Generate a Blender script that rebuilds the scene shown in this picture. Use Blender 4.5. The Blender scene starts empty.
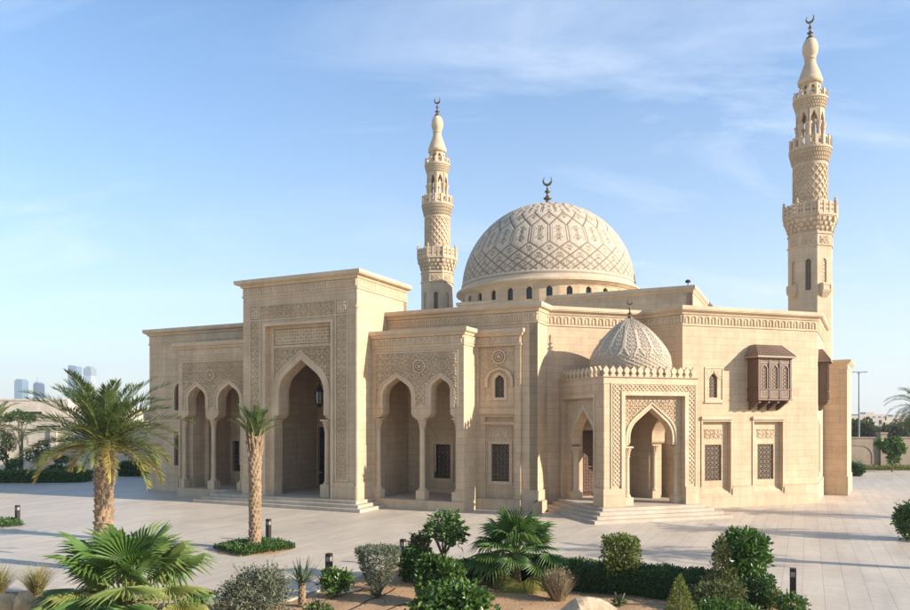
SUN_EL, SUN_STR, SKY_STR, EXPOSURE, HAZE = 21.5, 5.0, 0.12, 0.86, 0.0003
import bpy, bmesh, math, random
import numpy as np
from mathutils import Vector, Matrix
from mathutils.geometry import tessellate_polygon

random.seed(7)
RNG = np.random.default_rng(11)
PI = math.pi
sc = bpy.context.scene
COL = sc.collection

# ------------------------------------------------------------------ camera
CAM_H, FPX, CX, HY = 5.2, 741.0, 455.0, 420.0
cd = bpy.data.cameras.new('camera')
cam = bpy.data.objects.new('camera', cd)
COL.objects.link(cam)
cam.location = (0, 0, CAM_H)
cam.rotation_euler = (math.radians(90), 0, 0)
cd.sensor_width = 36.0
cd.lens = FPX / 910.0 * 36.0
cd.shift_y = (HY - 305.0) / 910.0
cd.clip_end = 20000
sc.camera = cam

def ground(px, py, z=0.0):
    """ground point surveyed from the photograph"""
    Y = (CAM_H - z) * FPX / (py - HY)
    return Vector(((px - CX) / FPX * Y, Y, z))

class Frame:
    """a facade frame: u runs right along the wall, v runs into the building"""
    def __init__(s, x, y, deg):
        a = math.radians(deg)
        s.o = (x, y); s.a = a
        s.u = (math.cos(a), math.sin(a)); s.v = (-math.sin(a), math.cos(a))
        s.M = Matrix.Translation((x, y, 0)) @ Matrix.Rotation(a, 4, 'Z')
    def hit(s, px, py, v=0.0):
        k = (px - CX) / FPX
        ox = s.o[0] + s.v[0] * v; oy = s.o[1] + s.v[1] * v
        t = (k * oy - ox) / (s.u[0] - k * s.u[1])
        Y = oy + s.u[1] * t
        return t, CAM_H + (HY - py) * Y / FPX
    def U(s, px, v=0.0): return s.hit(px, HY, v)[0]
    def Z(s, px, py, v=0.0): return s.hit(px, py, v)[1]
    def loc(s, x, y):
        dx, dy = x - s.o[0], y - s.o[1]
        return (dx * s.u[0] + dy * s.u[1], dx * s.v[0] + dy * s.v[1])
    def world(s, u, v):
        return (s.o[0] + s.u[0] * u + s.v[0] * v, s.o[1] + s.u[1] * u + s.v[1] * v)

# ------------------------------------------------------------------ object helpers
WM = {}
def _link(o, parent=None, M=None):
    COL.objects.link(o)
    M = M if M is not None else Matrix.Identity(4)
    WM[o] = M.copy()
    if parent is not None:
        o.parent = parent
        o.matrix_basis = WM[parent].inverted() @ M
    else:
        o.matrix_basis = M
    return o

def tag(o, label=None, cat=None, group=None, kind=None):
    if label: o['label'] = label
    if cat: o['category'] = cat
    if group: o['group'] = group
    if kind: o['kind'] = kind
    return o

def thing(name, label, cat, loc=(0, 0, 0), rz=0.0, group=None):
    o = bpy.data.objects.new(name, None)
    o.empty_display_size = 0.5
    _link(o, None, Matrix.Translation(loc) @ Matrix.Rotation(rz, 4, 'Z'))
    return tag(o, label, cat, group)

def obj(name, bm, mat, parent=None, M=None, smooth=False):
    me = bpy.data.meshes.new(name)
    bmesh.ops.recalc_face_normals(bm, faces=bm.faces[:])
    bm.to_mesh(me); bm.free()
    for m in (mat if isinstance(mat, (list, tuple)) else [mat]): me.materials.append(m)
    if smooth: me.polygons.foreach_set('use_smooth', [True] * len(me.polygons))
    o = bpy.data.objects.new(name, me)
    if M is None and parent is not None: M = WM[parent]
    return _link(o, parent, M)

def obj_np(name, verts, faces, mat, parent=None, M=None, smooth=False, tint=None, mats_idx=None):
    me = bpy.data.meshes.new(name)
    me.from_pydata(np.asarray(verts).tolist(), [], faces if isinstance(faces, list) else faces.tolist())
    for m in (mat if isinstance(mat, (list, tuple)) else [mat]): me.materials.append(m)
    if smooth: me.polygons.foreach_set('use_smooth', [True] * len(me.polygons))
    if mats_idx is not None: me.polygons.foreach_set('material_index', np.asarray(mats_idx, dtype=np.int32))
    if tint is not None:
        at = me.attributes.new('tint', 'FLOAT', 'POINT')
        at.data.foreach_set('value', np.asarray(tint, dtype=np.float32))
    o = bpy.data.objects.new(name, me)
    if M is None and parent is not None: M = WM[parent]
    return _link(o, parent, M)

def copy_tree(o, M, label=None, group=None):
    """copy a thing with its parts and sub-parts"""
    c = o.copy(); COL.objects.link(c); c.matrix_basis = M; WM[c] = M
    if label: c['label'] = label
    if group: c['group'] = group
    def rec(src, dst):
        for ch in [x for x in src.children]:
            d = ch.copy(); COL.objects.link(d); d.parent = dst
            d.matrix_basis = ch.matrix_basis.copy()
            rec(ch, d)
    rec(o, c)
    return c

# ------------------------------------------------------------------ mesh helpers
def box(bm, x0, x1, y0, y1, z0, z1):
    vs = [bm.verts.new(p) for p in ((x0,y0,z0),(x1,y0,z0),(x1,y1,z0),(x0,y1,z0),(x0,y0,z1),(x1,y0,z1),(x1,y1,z1),(x0,y1,z1))]
    for f in ((0,1,2,3),(4,5,6,7),(0,1,5,4),(1,2,6,5),(2,3,7,6),(3,0,4,7)):
        bm.faces.new([vs[i] for i in f])

def quadprism(bm, pts, z0, z1):
    """vertical prism over a convex/any plan polygon"""
    a = [bm.verts.new((p[0], p[1], z0)) for p in pts]
    b = [bm.verts.new((p[0], p[1], z1)) for p in pts]
    n = len(pts)
    for i in range(n):
        bm.faces.new((a[i], a[(i+1) % n], b[(i+1) % n], b[i]))
    tris = tessellate_polygon([[Vector((p[0], p[1], 0)) for p in pts]])
    for t in tris:
        bm.faces.new([a[i] for i in t]); bm.faces.new([b[i] for i in t])

def wallseg(bm, p0, p1, thick, z0, z1):
    """vertical wall along p0-p1, thickness to the left of travel (inside)"""
    dx, dy = p1[0]-p0[0], p1[1]-p0[1]; L = math.hypot(dx, dy)
    nx, ny = -dy/L*thick, dx/L*thick
    quadprism(bm, [p0, p1, (p1[0]+nx, p1[1]+ny), (p0[0]+nx, p0[1]+ny)], z0, z1)

def plate(bm, outer, v0, v1, holes=()):
    """outline in (u,z), extruded from v0 to v1, with holes"""
    loops = [outer] + list(holes)
    flat = [p for l in loops for p in l]
    f = [bm.verts.new((p[0], v0, p[1])) for p in flat]
    b = [bm.verts.new((p[0], v1, p[1])) for p in flat]
    for t in tessellate_polygon([[Vector((p[0], p[1], 0)) for p in l] for l in loops]):
        try:
            bm.faces.new([f[i] for i in t]); bm.faces.new([b[i] for i in t])
        except ValueError: pass
    k = 0
    for l in loops:
        n = len(l)
        for i in range(n):
            a, c = k+i, k+(i+1) % n
            bm.faces.new((f[a], f[c], b[c], b[a]))
        k += n

def rect(u0, u1, z0, z1): return [(u0,z0),(u1,z0),(u1,z1),(u0,z1)]

KEEL = .90
def arc_pts(uc, w, zs, za, n=14):
    """pointed arch: from right springing over the apex to left springing"""
    hw = w/2.0; h = za - zs
    # keel arch: round haunch running into a straight flank up to the point
    r = min(KEEL*hw, .92*h); c = hw - r
    t1 = math.atan2(c, h) + math.asin(min(1.0, r/math.hypot(h, c)))
    right = [(uc + c + r*math.cos(t1*i/(n-1)), zs + r*math.sin(t1*i/(n-1))) for i in range(n)] + [(uc, za)]
    left = [(2*uc - p[0], p[1]) for p in right[::-1]]
    return right + left[1:]

def arch_hole(uc, w, z0, zs, za, n=10):
    zs = max(zs, za-.60*w)
    return [(uc-w/2, z0), (uc+w/2, z0)] + arc_pts(uc, w, zs, za, n)

def corbel_open(uc, w, w2, z0, zc, zs, za, n=14):
    """opening wider between columns, corbelling in above the capitals; listed left foot -> apex -> right foot"""
    r = []
    hw, hw2 = w/2, w2/2
    r.append((uc+hw2, z0)); r.append((uc+hw2, zc))
    for i in range(1, 6):
        t = i/5.0
        r.append((uc + hw2 - (hw2-hw)*math.sin(t*PI/2), zc + min(.45, (zs-zc)*.45)*(1-math.cos(t*PI/2))))
    r += arc_pts(uc, w, zs, za, n)[: n+1]
    l = [(2*uc-p[0], p[1]) for p in r]
    return l + r[::-1][1:]

def arcade_outline(u0, u1, z0, z1, opens):
    pts = [(u0, z0)]
    for i, o in enumerate(opens):
        s = list(o['pts'])
        if i > 0: s = s[1:]
        if i < len(opens)-1: s = s[:-1]
        pts += s
    pts += [(u1, z0), (u1, z1), (u0, z1)]
    return pts

def archivolt(bm, uc, w, zs, za, zbot, t, v0, v1, n=16, key=0.0):
    """moulded band round an arch"""
    inn = [(uc+w/2, zbot)] + arc_pts(uc, w, zs, za, n) + [(uc-w/2, zbot)]
    k = (w + 2*t) / w
    out = [(uc+w/2+t, zbot)] + arc_pts(uc, w+2*t, zs, zs+(za-zs)*k*1.0 + key, n) + [(uc-w/2-t, zbot)]
    A = [[bm.verts.new((p[0], v, p[1])) for p in l] for l in (inn, out) for v in (v0, v1)]
    m = len(inn)
    for i in range(m-1):
        bm.faces.new((A[0][i], A[0][i+1], A[2][i+1], A[2][i]))
        bm.faces.new((A[2][i], A[2][i+1], A[3][i+1], A[3][i]))
        bm.faces.new((A[0][i], A[0][i+1], A[1][i+1], A[1][i]))
    for i in (0, m-1):
        bm.faces.new((A[0][i], A[2][i], A[3][i], A[1][i]))

def lathe(bm, prof, seg=24, c=(0, 0), rot=0.0, caps=True):
    rings = []
    for r, z in prof:
        rings.append([bm.verts.new((c[0]+r*math.cos(rot+2*PI*i/seg), c[1]+r*math.sin(rot+2*PI*i/seg), z)) for i in range(seg)])
    for a, b in zip(rings, rings[1:]):
        for i in range(seg):
            bm.faces.new((a[i], a[(i+1) % seg], b[(i+1) % seg], b[i]))
    if caps:
        bm.faces.new(rings[0]); bm.faces.new(rings[-1])

def sweep(bm, path, prof, z=0.0, closed=False):
    """profile (out, z) swept along a plan path; out is to the right of travel"""
    n = len(path); ms = []
    def nrm(a, b):
        dx, dy = b[0]-a[0], b[1]-a[1]; L = math.hypot(dx, dy); return (dy/L, -dx/L)
    for i in range(n):
        if closed:
            n1 = nrm(path[i-1], path[i]); n2 = nrm(path[i], path[(i+1) % n])
        else:
            n1 = nrm(path[max(i-1,0)], path[max(i-1,0)+1]); n2 = nrm(path[min(i,n-2)], path[min(i,n-2)+1])
        d = 1 + n1[0]*n2[0] + n1[1]*n2[1]
        ms.append(((n1[0]+n2[0])/d, (n1[1]+n2[1])/d))
    rows = [[bm.verts.new((p[0]+m[0]*o, p[1]+m[1]*o, z+zz)) for o, zz in prof] for p, m in zip(path, ms)]
    for i in range(n if closed else n-1):
        a, b = rows[i], rows[(i+1) % n]
        for j in range(len(prof)-1):
            bm.faces.new((a[j], b[j], b[j+1], a[j+1]))
    if not closed:
        for r in (rows[0], rows[-1]):
            try: bm.faces.new(r)
            except ValueError: pass

def tube(bm, pts, r, seg=8, r1=None):
    pts = [Vector(p) for p in pts]; rings = []
    n = len(pts)
    for i, p in enumerate(pts):
        d = (pts[min(i+1, n-1)] - pts[max(i-1, 0)]).normalized()
        up = Vector((0, 0, 1)) if abs(d.z) < 0.9 else Vector((1, 0, 0))
        a = d.cross(up).normalized(); b = d.cross(a)
        rr = r if r1 is None else r + (r1-r)*i/(n-1)
        rings.append([bm.verts.new(p + (a*math.cos(2*PI*k/seg) + b*math.sin(2*PI*k/seg))*rr) for k in range(seg)])
    for a, b in zip(rings, rings[1:]):
        for k in range(seg):
            bm.faces.new((a[k], a[(k+1) % seg], b[(k+1) % seg], b[k]))
    bm.faces.new(rings[0]); bm.faces.new(rings[-1])

def frame_rect(bm, u0, u1, z0, z1, t, v0, v1, bottom=True):
    plate(bm, rect(u0-t, u1+t, z1, z1+t), v0, v1)
    zb = z0 if not bottom else z0
    plate(bm, rect(u0-t, u0, zb, z1), v0, v1); plate(bm, rect(u1, u1+t, zb, z1), v0, v1)
    if bottom: plate(bm, rect(u0-t, u1+t, z0-t, z0), v0, v1)

# ------------------------------------------------------------------ carved relief
def _fr(x): return x - np.floor(x)
def pat_arab(u, z, p=0.5):
    i = np.floor(u/p); j = np.floor(z/p)
    a = _fr(u/p)-.5; b = _fr(z/p)-.5
    sg = np.where((i+j) % 2 == 0, 1.0, -1.0)
    r = np.hypot(a, b); th = np.arctan2(b, a)
    s = .5+.5*np.sin(3*th+sg*24*r)
    h = np.where(r < .43, s, 0)
    h = np.maximum(h, np.exp(-((r-.47)/.05)**2))
    return np.clip(h*1.3-.1, 0, 1)
def pat_star(u, z, p=0.5):
    h = np.zeros_like(u)
    for k in range(4):
        an = k*PI/4; s = p if k % 2 == 0 else p/math.sqrt(2)
        x = u*math.cos(an)+z*math.sin(an)
        d = np.abs(_fr(x/s)-.5)
        h = np.maximum(h, np.clip((.17-np.abs(d-.28))/.07, 0, 1))
    return h
def pat_flower(u, z, p=0.34):
    a = _fr(u/p)-.5; b = _fr(z/p)-.5
    r = np.hypot(a, b); th = np.arctan2(b, a)
    h = np.clip((.30+.12*np.cos(4*th)-r)/.08, 0, 1)
    h2 = np.clip((.12-r)/.05, 0, 1)
    d = np.minimum(np.abs(a+b), np.abs(a-b))
    return np.maximum(np.maximum(h-h2*.8, 0), np.where(r > .5, 1, 0))
def pat_tongue(u, z, p=0.42, z0=0.0, hgt=0.6):
    a = np.abs(_fr(u/p)-.5); b = (z-z0)/hgt
    inside = (a < .34) & (b < .80-1.6*a*a) & (b > .06)
    core = (a < .16) & (b < .66) & (b > .06)
    rim = (b > .92) | (b < .05)
    return np.where(core, .75, np.where(inside, 0.0, np.where(rim, 1.0, .9)))
def pat_slant(u, z, p=0.36, z0=0.0, hgt=0.6):
    b = (z-z0)/hgt
    x = _fr(u/p + .9*b)
    s = .5+.5*np.sin(2*PI*x)
    t = .5+.5*np.sin(2*PI*(u/p*.5)+5*b)
    return np.where((b > .93) | (b < .07), 1.0, np.clip(.75*s+.35*t, 0, 1))
def pat_net(u, z, p=0.32):
    d1 = np.abs(_fr((u+z)/p)-.5); d2 = np.abs(_fr((u-z)/p)-.5)
    return np.clip((np.maximum(d1, d2)-.28)/.1, 0, 1)

def relief(name, p0, p1, z0, z1, amp, fn, mat, parent, M=None, off=0.008, res=0.045, mask=None):
    """carved panel standing on a wall: height field along p0-p1 (plan) and z, outwards to the right of travel"""
    dx, dy = p1[0]-p0[0], p1[1]-p0[1]; L = math.hypot(dx, dy)
    d = (dx/L, dy/L); n = (d[1], -d[0])
    nu = max(3, int(L/res)); nz = max(3, int((z1-z0)/res))
    S, Zg = np.meshgrid(np.linspace(0, L, nu+1), np.linspace(z0, z1, nz+1), indexing='ij')
    h = fn(S, Zg)
    h[0, :] = h[-1, :] = 0; h[:, 0] = h[:, -1] = 0
    o = off + amp*h
    V = np.stack([p0[0]+d[0]*S+n[0]*o, p0[1]+d[1]*S+n[1]*o, Zg], -1).reshape(-1, 3)
    I, J = np.meshgrid(np.arange(nu), np.arange(nz), indexing='ij')
    a = I*(nz+1)+J
    F = np.stack([a, a+nz+1, a+nz+2, a+1], -1).reshape(-1, 4)
    if mask is not None:
        cs = (S[:-1, :-1]+S[1:, 1:])/2; cz = (Zg[:-1, :-1]+Zg[1:, 1:])/2
        F = F[mask(cs, cz).reshape(-1)]
    return obj_np(name, V, F, mat, parent, M, smooth=False)

def arch_mask(uc, w, zs, za, u_off=0.0, zmin=-99):
    """True outside a pointed arch of that width"""
    P = arc_pts(0, w, zs, za, 20)[:21]
    px_ = np.array([p[0] for p in P]); pz_ = np.array([p[1] for p in P])
    def f(s, z):
        x = np.abs(s+u_off-uc)
        half = np.where(z < zs, w/2, np.interp(z, pz_, px_, right=-1.0))
        return ~(x < half)
    return f

# ------------------------------------------------------------------ materials
def new_mat(name):
    m = bpy.data.materials.new(name); m.use_nodes = True
    nt = m.node_tree; N = nt.nodes
    b = N.get('Principled BSDF')
    return m, nt, N, b

def nd(nt, t, **kw):
    n = nt.nodes.new(t)
    for k, v in kw.items():
        if k.startswith('i_'): n.inputs[k[2:].replace('_', ' ')].default_value = v
        else: setattr(n, k, v)
    return n

def coords_wall(nt):
    """(x+y, z) so masonry courses run on every vertical face"""
    tc = nd(nt, 'ShaderNodeTexCoord')
    sp = nd(nt, 'ShaderNodeSeparateXYZ'); nt.links.new(tc.outputs['Object'], sp.inputs[0])
    ad = nd(nt, 'ShaderNodeMath', operation='ADD')
    nt.links.new(sp.outputs[0], ad.inputs[0]); nt.links.new(sp.outputs[1], ad.inputs[1])
    cb = nd(nt, 'ShaderNodeCombineXYZ')
    nt.links.new(ad.outputs[0], cb.inputs[0]); nt.links.new(sp.outputs[2], cb.inputs[1])
    return tc, cb

def mixc(nt, fac, a, b, mode='MIX'):
    n = nd(nt, 'ShaderNodeMix', data_type='RGBA', blend_type=mode)
    for s, v in ((0, fac), (6, a), (7, b)):
        if hasattr(v, 'is_output'): nt.links.new(v, n.inputs[s])
        elif s == 0: n.inputs[0].default_value = v
        else: n.inputs[s].default_value = (*v, 1)
    return n.outputs[2]

def ramp(nt, src, stops):
    r = nd(nt, 'ShaderNodeValToRGB')
    els = r.color_ramp.elements
    while len(els) < len(stops): els.new(0.5)
    for e, (p, c) in zip(els, stops):
        e.position = p; e.color = (c, c, c, 1) if not isinstance(c, tuple) else (*c, 1)
    nt.links.new(src, r.inputs[0])
    return r.outputs[0]

def noise_tex(nt, vec, scale, detail=5, rough=.6):
    n = nd(nt, 'ShaderNodeTexNoise'); n.inputs['Scale'].default_value = scale
    n.inputs['Detail'].default_value = detail; n.inputs['Roughness'].default_value = rough
    if vec is not None: nt.links.new(vec, n.inputs['Vector'])
    return n.outputs[0]

def stone_mat(name, c1, c2, mortar, bw=0.95, bh=0.42, ms=0.010, brick=True, bump=.35, rough=.85, streak=.20):
    m, nt, N, b = new_mat(name)
    L = nt.links.new
    tc, cb = coords_wall(nt)
    n1 = noise_tex(nt, tc.outputs['Object'], .55, 6, .65)
    n2 = noise_tex(nt, tc.outputs['Object'], 9.0, 5, .7)
    if brick:
        br = nd(nt, 'ShaderNodeTexBrick')
        br.inputs['Scale'].default_value = 1.0
        br.inputs['Brick Width'].default_value = bw; br.inputs['Row Height'].default_value = bh
        br.inputs['Mortar Size'].default_value = ms; br.inputs['Mortar Smooth'].default_value = .3
        br.inputs['Color1'].default_value = (*c1, 1); br.inputs['Color2'].default_value = (*c2, 1)
        br.inputs['Mortar'].default_value = (*mortar, 1)
        L(cb.outputs[0], br.inputs['Vector'])
        col = br.outputs['Color']
    else:
        col = mixc(nt, ramp(nt, n1, [(.3, 0.), (.7, 1.)]), c1, c2)
    # weathering in vertical runs and mottles of the limestone itself
    mp = nd(nt, 'ShaderNodeMapping'); mp.inputs['Scale'].default_value = (1.6, .16, 1)
    L(cb.outputs[0], mp.inputs['Vector'])
    n3 = noise_tex(nt, mp.outputs[0], 1.3, 6, .7)
    col = mixc(nt, 1.0, col, ramp(nt, n1, [(.25, .82), (.75, 1.10)]), 'MULTIPLY')
    col = mixc(nt, 1.0, col, ramp(nt, n2, [(.2, .88), (.8, 1.08)]), 'MULTIPLY')
    col = mixc(nt, 1.0, col, ramp(nt, n3, [(.2, 1-streak), (.62, 1.03)]), 'MULTIPLY')
    L(col, b.inputs['Base Color'])
    b.inputs['Roughness'].default_value = rough
    bp = nd(nt, 'ShaderNodeBump'); bp.inputs['Strength'].default_value = bump; bp.inputs['Distance'].default_value = .02
    if brick:
        inv = nd(nt, 'ShaderNodeMath', operation='MULTIPLY_ADD'); inv.inputs[1].default_value = -1.0
        L(br.outputs['Fac'], inv.inputs[0])
        sc2 = nd(nt, 'ShaderNodeMath', operation='MULTIPLY'); sc2.inputs[1].default_value = .5
        L(n2, sc2.inputs[0]); L(sc2.outputs[0], inv.inputs[2])
        L(inv.outputs[0], bp.inputs['Height'])
    else:
        L(n2, bp.inputs['Height'])
    L(bp.outputs[0], b.inputs['Normal'])
    return m

S1, S2 = (.545, .388, .238), (.60, .435, .275)
M_WALL = stone_mat('limestone_ashlar', S1, S2, (.38, .27, .165))
M_PLAIN = stone_mat('limestone_dressed', (.57, .42, .27), (.62, .47, .31), None, brick=False, bump=.2)
M_CARVE = stone_mat('limestone_carved', (.545, .40, .25), (.60, .45, .29), None, brick=False, bump=.25)
M_PLINTH = stone_mat('limestone_plinth', (.525, .385, .24), (.59, .44, .285), (.36, .26, .165), bw=1.5, bh=.63, streak=.22)
M_STEP = stone_mat('step_stone', (.44, .355, .26), (.50, .41, .305), None, brick=False, bump=.15, rough=.7)
M_MIN = stone_mat('minaret_limestone', (.545, .41, .26), (.60, .46, .30), (.42, .31, .20), bw=1.1, bh=.45, ms=.005)
M_YARD = stone_mat('yard_wall_stone', (.33, .25, .175), (.375, .285, .20), (.25, .185, .125), bw=1.2, bh=.4)
M_VILLA = stone_mat('pale_render', (.56, .475, .365), (.62, .53, .415), None, brick=False, bump=.1)

def plain_mat(name, col, rough=.6, metal=0.0, var=.25, scale=6.0, bump=.1, spec=None):
    m, nt, N, b = new_mat(name)
    tc = nd(nt, 'ShaderNodeTexCoord')
    n = noise_tex(nt, tc.outputs['Object'], scale, 5, .65)
    lo = tuple(c*(1-var) for c in col); hi = tuple(min(1, c*(1+var)) for c in col)
    nt.links.new(mixc(nt, ramp(nt, n, [(.3, 0.), (.7, 1.)]), lo, hi), b.inputs['Base Color'])
    b.inputs['Roughness'].default_value = rough; b.inputs['Metallic'].default_value = metal
    bp = nd(nt, 'ShaderNodeBump'); bp.inputs['Strength'].default_value = bump; bp.inputs['Distance'].default_value = .01
    nt.links.new(n, bp.inputs['Height']); nt.links.new(bp.outputs[0], b.inputs['Normal'])
    return m

def wood_mat(name, c1, c2, rough=.55):
    m, nt, N, b = new_mat(name)
    tc = nd(nt, 'ShaderNodeTexCoord')
    mp = nd(nt, 'ShaderNodeMapping'); mp.inputs['Scale'].default_value = (14, 14, 1.2)
    nt.links.new(tc.outputs['Object'], mp.inputs['Vector'])
    n = noise_tex(nt, mp.outputs[0], 1.5, 6, .7)
    nt.links.new(mixc(nt, ramp(nt, n, [(.3, 0.), (.7, 1.)]), c1, c2), b.inputs['Base Color'])
    b.inputs['Roughness'].default_value = rough
    bp = nd(nt, 'ShaderNodeBump'); bp.inputs['Strength'].default_value = .3; bp.inputs['Distance'].default_value = .01
    nt.links.new(n, bp.inputs['Height']); nt.links.new(bp.outputs[0], b.inputs['Normal'])
    return m

M_WOOD = wood_mat('walnut_screen', (.10, .052, .028), (.185, .102, .058))
M_WOOD2 = wood_mat('pale_walnut_ribs', (.23, .14, .085), (.35, .23, .15))
M_DOOR = wood_mat('carved_door_wood', (.06, .024, .012), (.13, .055, .026))
M_DARKDOOR = wood_mat('dark_door_wood', (.012, .008, .007), (.03, .018, .014))
M_GRILLE = plain_mat('bronze_grille', (.13, .088, .055), .5, .3)
M_GLASS = plain_mat('dark_window_glass', (.012, .012, .013), .12, 0, .1)
M_BRONZE = plain_mat('weathered_bronze', (.17, .125, .085), .42, .75)
M_IRON = plain_mat('lantern_iron', (.03, .026, .024), .45, .6)
M_LGLASS = plain_mat('lantern_glass', (.20, .17, .12), .3)
M_BOLL = plain_mat('bollard_metal', (.045, .034, .028), .45, .5)
M_BLENS = plain_mat('bollard_lens', (.32, .27, .22), .3)
M_POLE = plain_mat('galvanised_pole', (.30, .31, .32), .5, .5)
M_ROOF = plain_mat('roof_screed', (.5, .43, .33), .9)
M_ROCK = plain_mat('sandstone_boulder', (.54, .35, .18), .9, 0, .3, 3.0, .6)
M_ROCKP = plain_mat('pale_boulder', (.42, .315, .20), .9, 0, .3, 3.5, .8)
M_TRUNK = plain_mat('palm_trunk_fibre', (.27, .18, .105), .95, 0, .45, 7.0, .8)
M_BARK = plain_mat('shrub_bark', (.14, .10, .065), .9, 0, .4, 20, .5)

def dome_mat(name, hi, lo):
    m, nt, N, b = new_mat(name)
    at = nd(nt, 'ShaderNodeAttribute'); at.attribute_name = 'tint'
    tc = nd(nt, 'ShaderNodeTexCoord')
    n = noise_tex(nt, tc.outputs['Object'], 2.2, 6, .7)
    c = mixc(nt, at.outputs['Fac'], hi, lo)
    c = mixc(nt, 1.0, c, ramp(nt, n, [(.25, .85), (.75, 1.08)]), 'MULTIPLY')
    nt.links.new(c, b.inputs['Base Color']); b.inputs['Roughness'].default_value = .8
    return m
M_DOME = dome_mat('dome_stone_shade_dirt', (.55, .435, .31), (.205, .15, .102))  # tint darkens the carved lines: groove shadow and dirt painted into the colour
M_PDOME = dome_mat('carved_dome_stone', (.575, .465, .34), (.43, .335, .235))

def leaf_mat(name, a, b_, c, rough=.5, trans=.25):
    """tint 0..1 runs a -> b -> c"""
    m, nt, N, b = new_mat(name)
    at = nd(nt, 'ShaderNodeAttribute'); at.attribute_name = 'tint'
    r = nd(nt, 'ShaderNodeValToRGB'); els = r.color_ramp.elements; els.new(.5)
    for e, (p, cc) in zip(els, ((0, a), (.5, b_), (1, c))):
        e.position = p; e.color = (*cc, 1)
    nt.links.new(at.outputs['Fac'], r.inputs[0])
    nt.links.new(r.outputs[0], b.inputs['Base Color'])
    b.inputs['Roughness'].default_value = rough
    b.inputs['Specular IOR Level'].default_value = .35
    tr = nd(nt, 'ShaderNodeBsdfTranslucent')
    hs = nd(nt, 'ShaderNodeHueSaturation'); hs.inputs['Value'].default_value = 1.5; hs.inputs['Saturation'].default_value = 1.1
    nt.links.new(r.outputs[0], hs.inputs['Color']); nt.links.new(hs.outputs[0], tr.inputs[0])
    mx = nd(nt, 'ShaderNodeMixShader'); mx.inputs[0].default_value = trans
    nt.links.new(b.outputs[0], mx.inputs[1]); nt.links.new(tr.outputs[0], mx.inputs[2])
    nt.links.new(mx.outputs[0], N.get('Material Output').inputs['Surface'])
    return m
M_DATE = leaf_mat('date_frond', (.06, .095, .028), (.15, .17, .045), (.40, .29, .085))
M_FAN = leaf_mat('fan_frond', (.042, .098, .019), (.10, .172, .034), (.26, .25, .065))
M_GREEN = leaf_mat('glossy_leaf', (.027, .07, .014), (.07, .135, .026), (.14, .205, .045), .35, .2)
M_HEDGE = leaf_mat('hedge_leaf', (.024, .06, .014), (.05, .105, .022), (.10, .155, .038), .5, .15)
M_OLIVE = leaf_mat('olive_leaf', (.075, .085, .028), (.13, .14, .042), (.20, .19, .065), .5, .2)
M_LIME = leaf_mat('yellow_green_leaf', (.07, .095, .02), (.13, .155, .03), (.21, .215, .05), .5, .25)
M_SAGE = leaf_mat('sage_leaf', (.085, .105, .06), (.14, .155, .09), (.20, .19, .12), .6, .15)
M_DRY = leaf_mat('dry_twig', (.16, .115, .065), (.25, .185, .105), (.36, .27, .165), .8, .1)
M_STRAW = leaf_mat('straw_blade', (.16, .16, .05), (.28, .24, .09), (.38, .32, .14), .6, .3)
M_AGAVE = leaf_mat('agave_blade', (.07, .10, .055), (.12, .15, .08), (.19, .20, .11), .45, .1)
M_FLOWER = plain_mat('white_petal', (.75, .72, .66), .6, 0, .05)
# ------------------------------------------------------------------ sky, sun, exposure
SUN = Vector((0.937*math.cos(math.radians(SUN_EL)), -0.350*math.cos(math.radians(SUN_EL)), math.sin(math.radians(SUN_EL)))).normalized()
w = bpy.data.worlds.new('World'); sc.world = w; w.use_nodes = True
nt = w.node_tree; bg = nt.nodes['Background']
sky = nd(nt, 'ShaderNodeTexSky', sky_type='NISHITA', sun_disc=False)
sky.sun_elevation = math.radians(SUN_EL); sky.sun_rotation = math.atan2(SUN.x, SUN.y)
sky.air_density = 1.0; sky.dust_density = .5; sky.ozone_density = 1.6; sky.altitude = 30
tc = nd(nt, 'ShaderNodeTexCoord')
sp = nd(nt, 'ShaderNodeSeparateXYZ'); nt.links.new(tc.outputs['Generated'], sp.inputs[0])
# thin cirrus: noise on a flat layer overhead (direction / height)
mz = nd(nt, 'ShaderNodeMath', operation='MAXIMUM'); nt.links.new(sp.outputs[2], mz.inputs[0]); mz.inputs[1].default_value = .0
az = nd(nt, 'ShaderNodeMath', operation='ADD'); nt.links.new(mz.outputs[0], az.inputs[0]); az.inputs[1].default_value = .22
dx = nd(nt, 'ShaderNodeMath', operation='DIVIDE'); nt.links.new(sp.outputs[0], dx.inputs[0]); nt.links.new(az.outputs[0], dx.inputs[1])
dy = nd(nt, 'ShaderNodeMath', operation='DIVIDE'); nt.links.new(sp.outputs[1], dy.inputs[0]); nt.links.new(az.outputs[0], dy.inputs[1])
cb = nd(nt, 'ShaderNodeCombineXYZ'); nt.links.new(dx.outputs[0], cb.inputs[0]); nt.links.new(dy.outputs[0], cb.inputs[1])
mp = nd(nt, 'ShaderNodeMapping'); mp.inputs['Rotation'].default_value = (0, 0, math.radians(28)); mp.inputs['Scale'].default_value = (.55, 1.5, 1)
mp.inputs['Location'].default_value = (1.7, .4, 0)
nt.links.new(cb.outputs[0], mp.inputs['Vector'])
n1 = nd(nt, 'ShaderNodeTexNoise'); n1.inputs['Scale'].default_value = 1.5; n1.inputs['Detail'].default_value = 9; n1.inputs['Roughness'].default_value = .62; n1.inputs['Distortion'].default_value = .9
nt.links.new(mp.outputs[0], n1.inputs['Vector'])
cl = ramp(nt, n1.outputs[0], [(.50, 0.), (.86, .85)])
n2 = noise_tex(nt, cb.outputs[0], .55, 3, .5)
cl2 = ramp(nt, n2, [(.38, 0.), (.62, 1.)])
cm = nd(nt, 'ShaderNodeMath', operation='MULTIPLY'); nt.links.new(cl, cm.inputs[0]); nt.links.new(cl2, cm.inputs[1])
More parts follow.
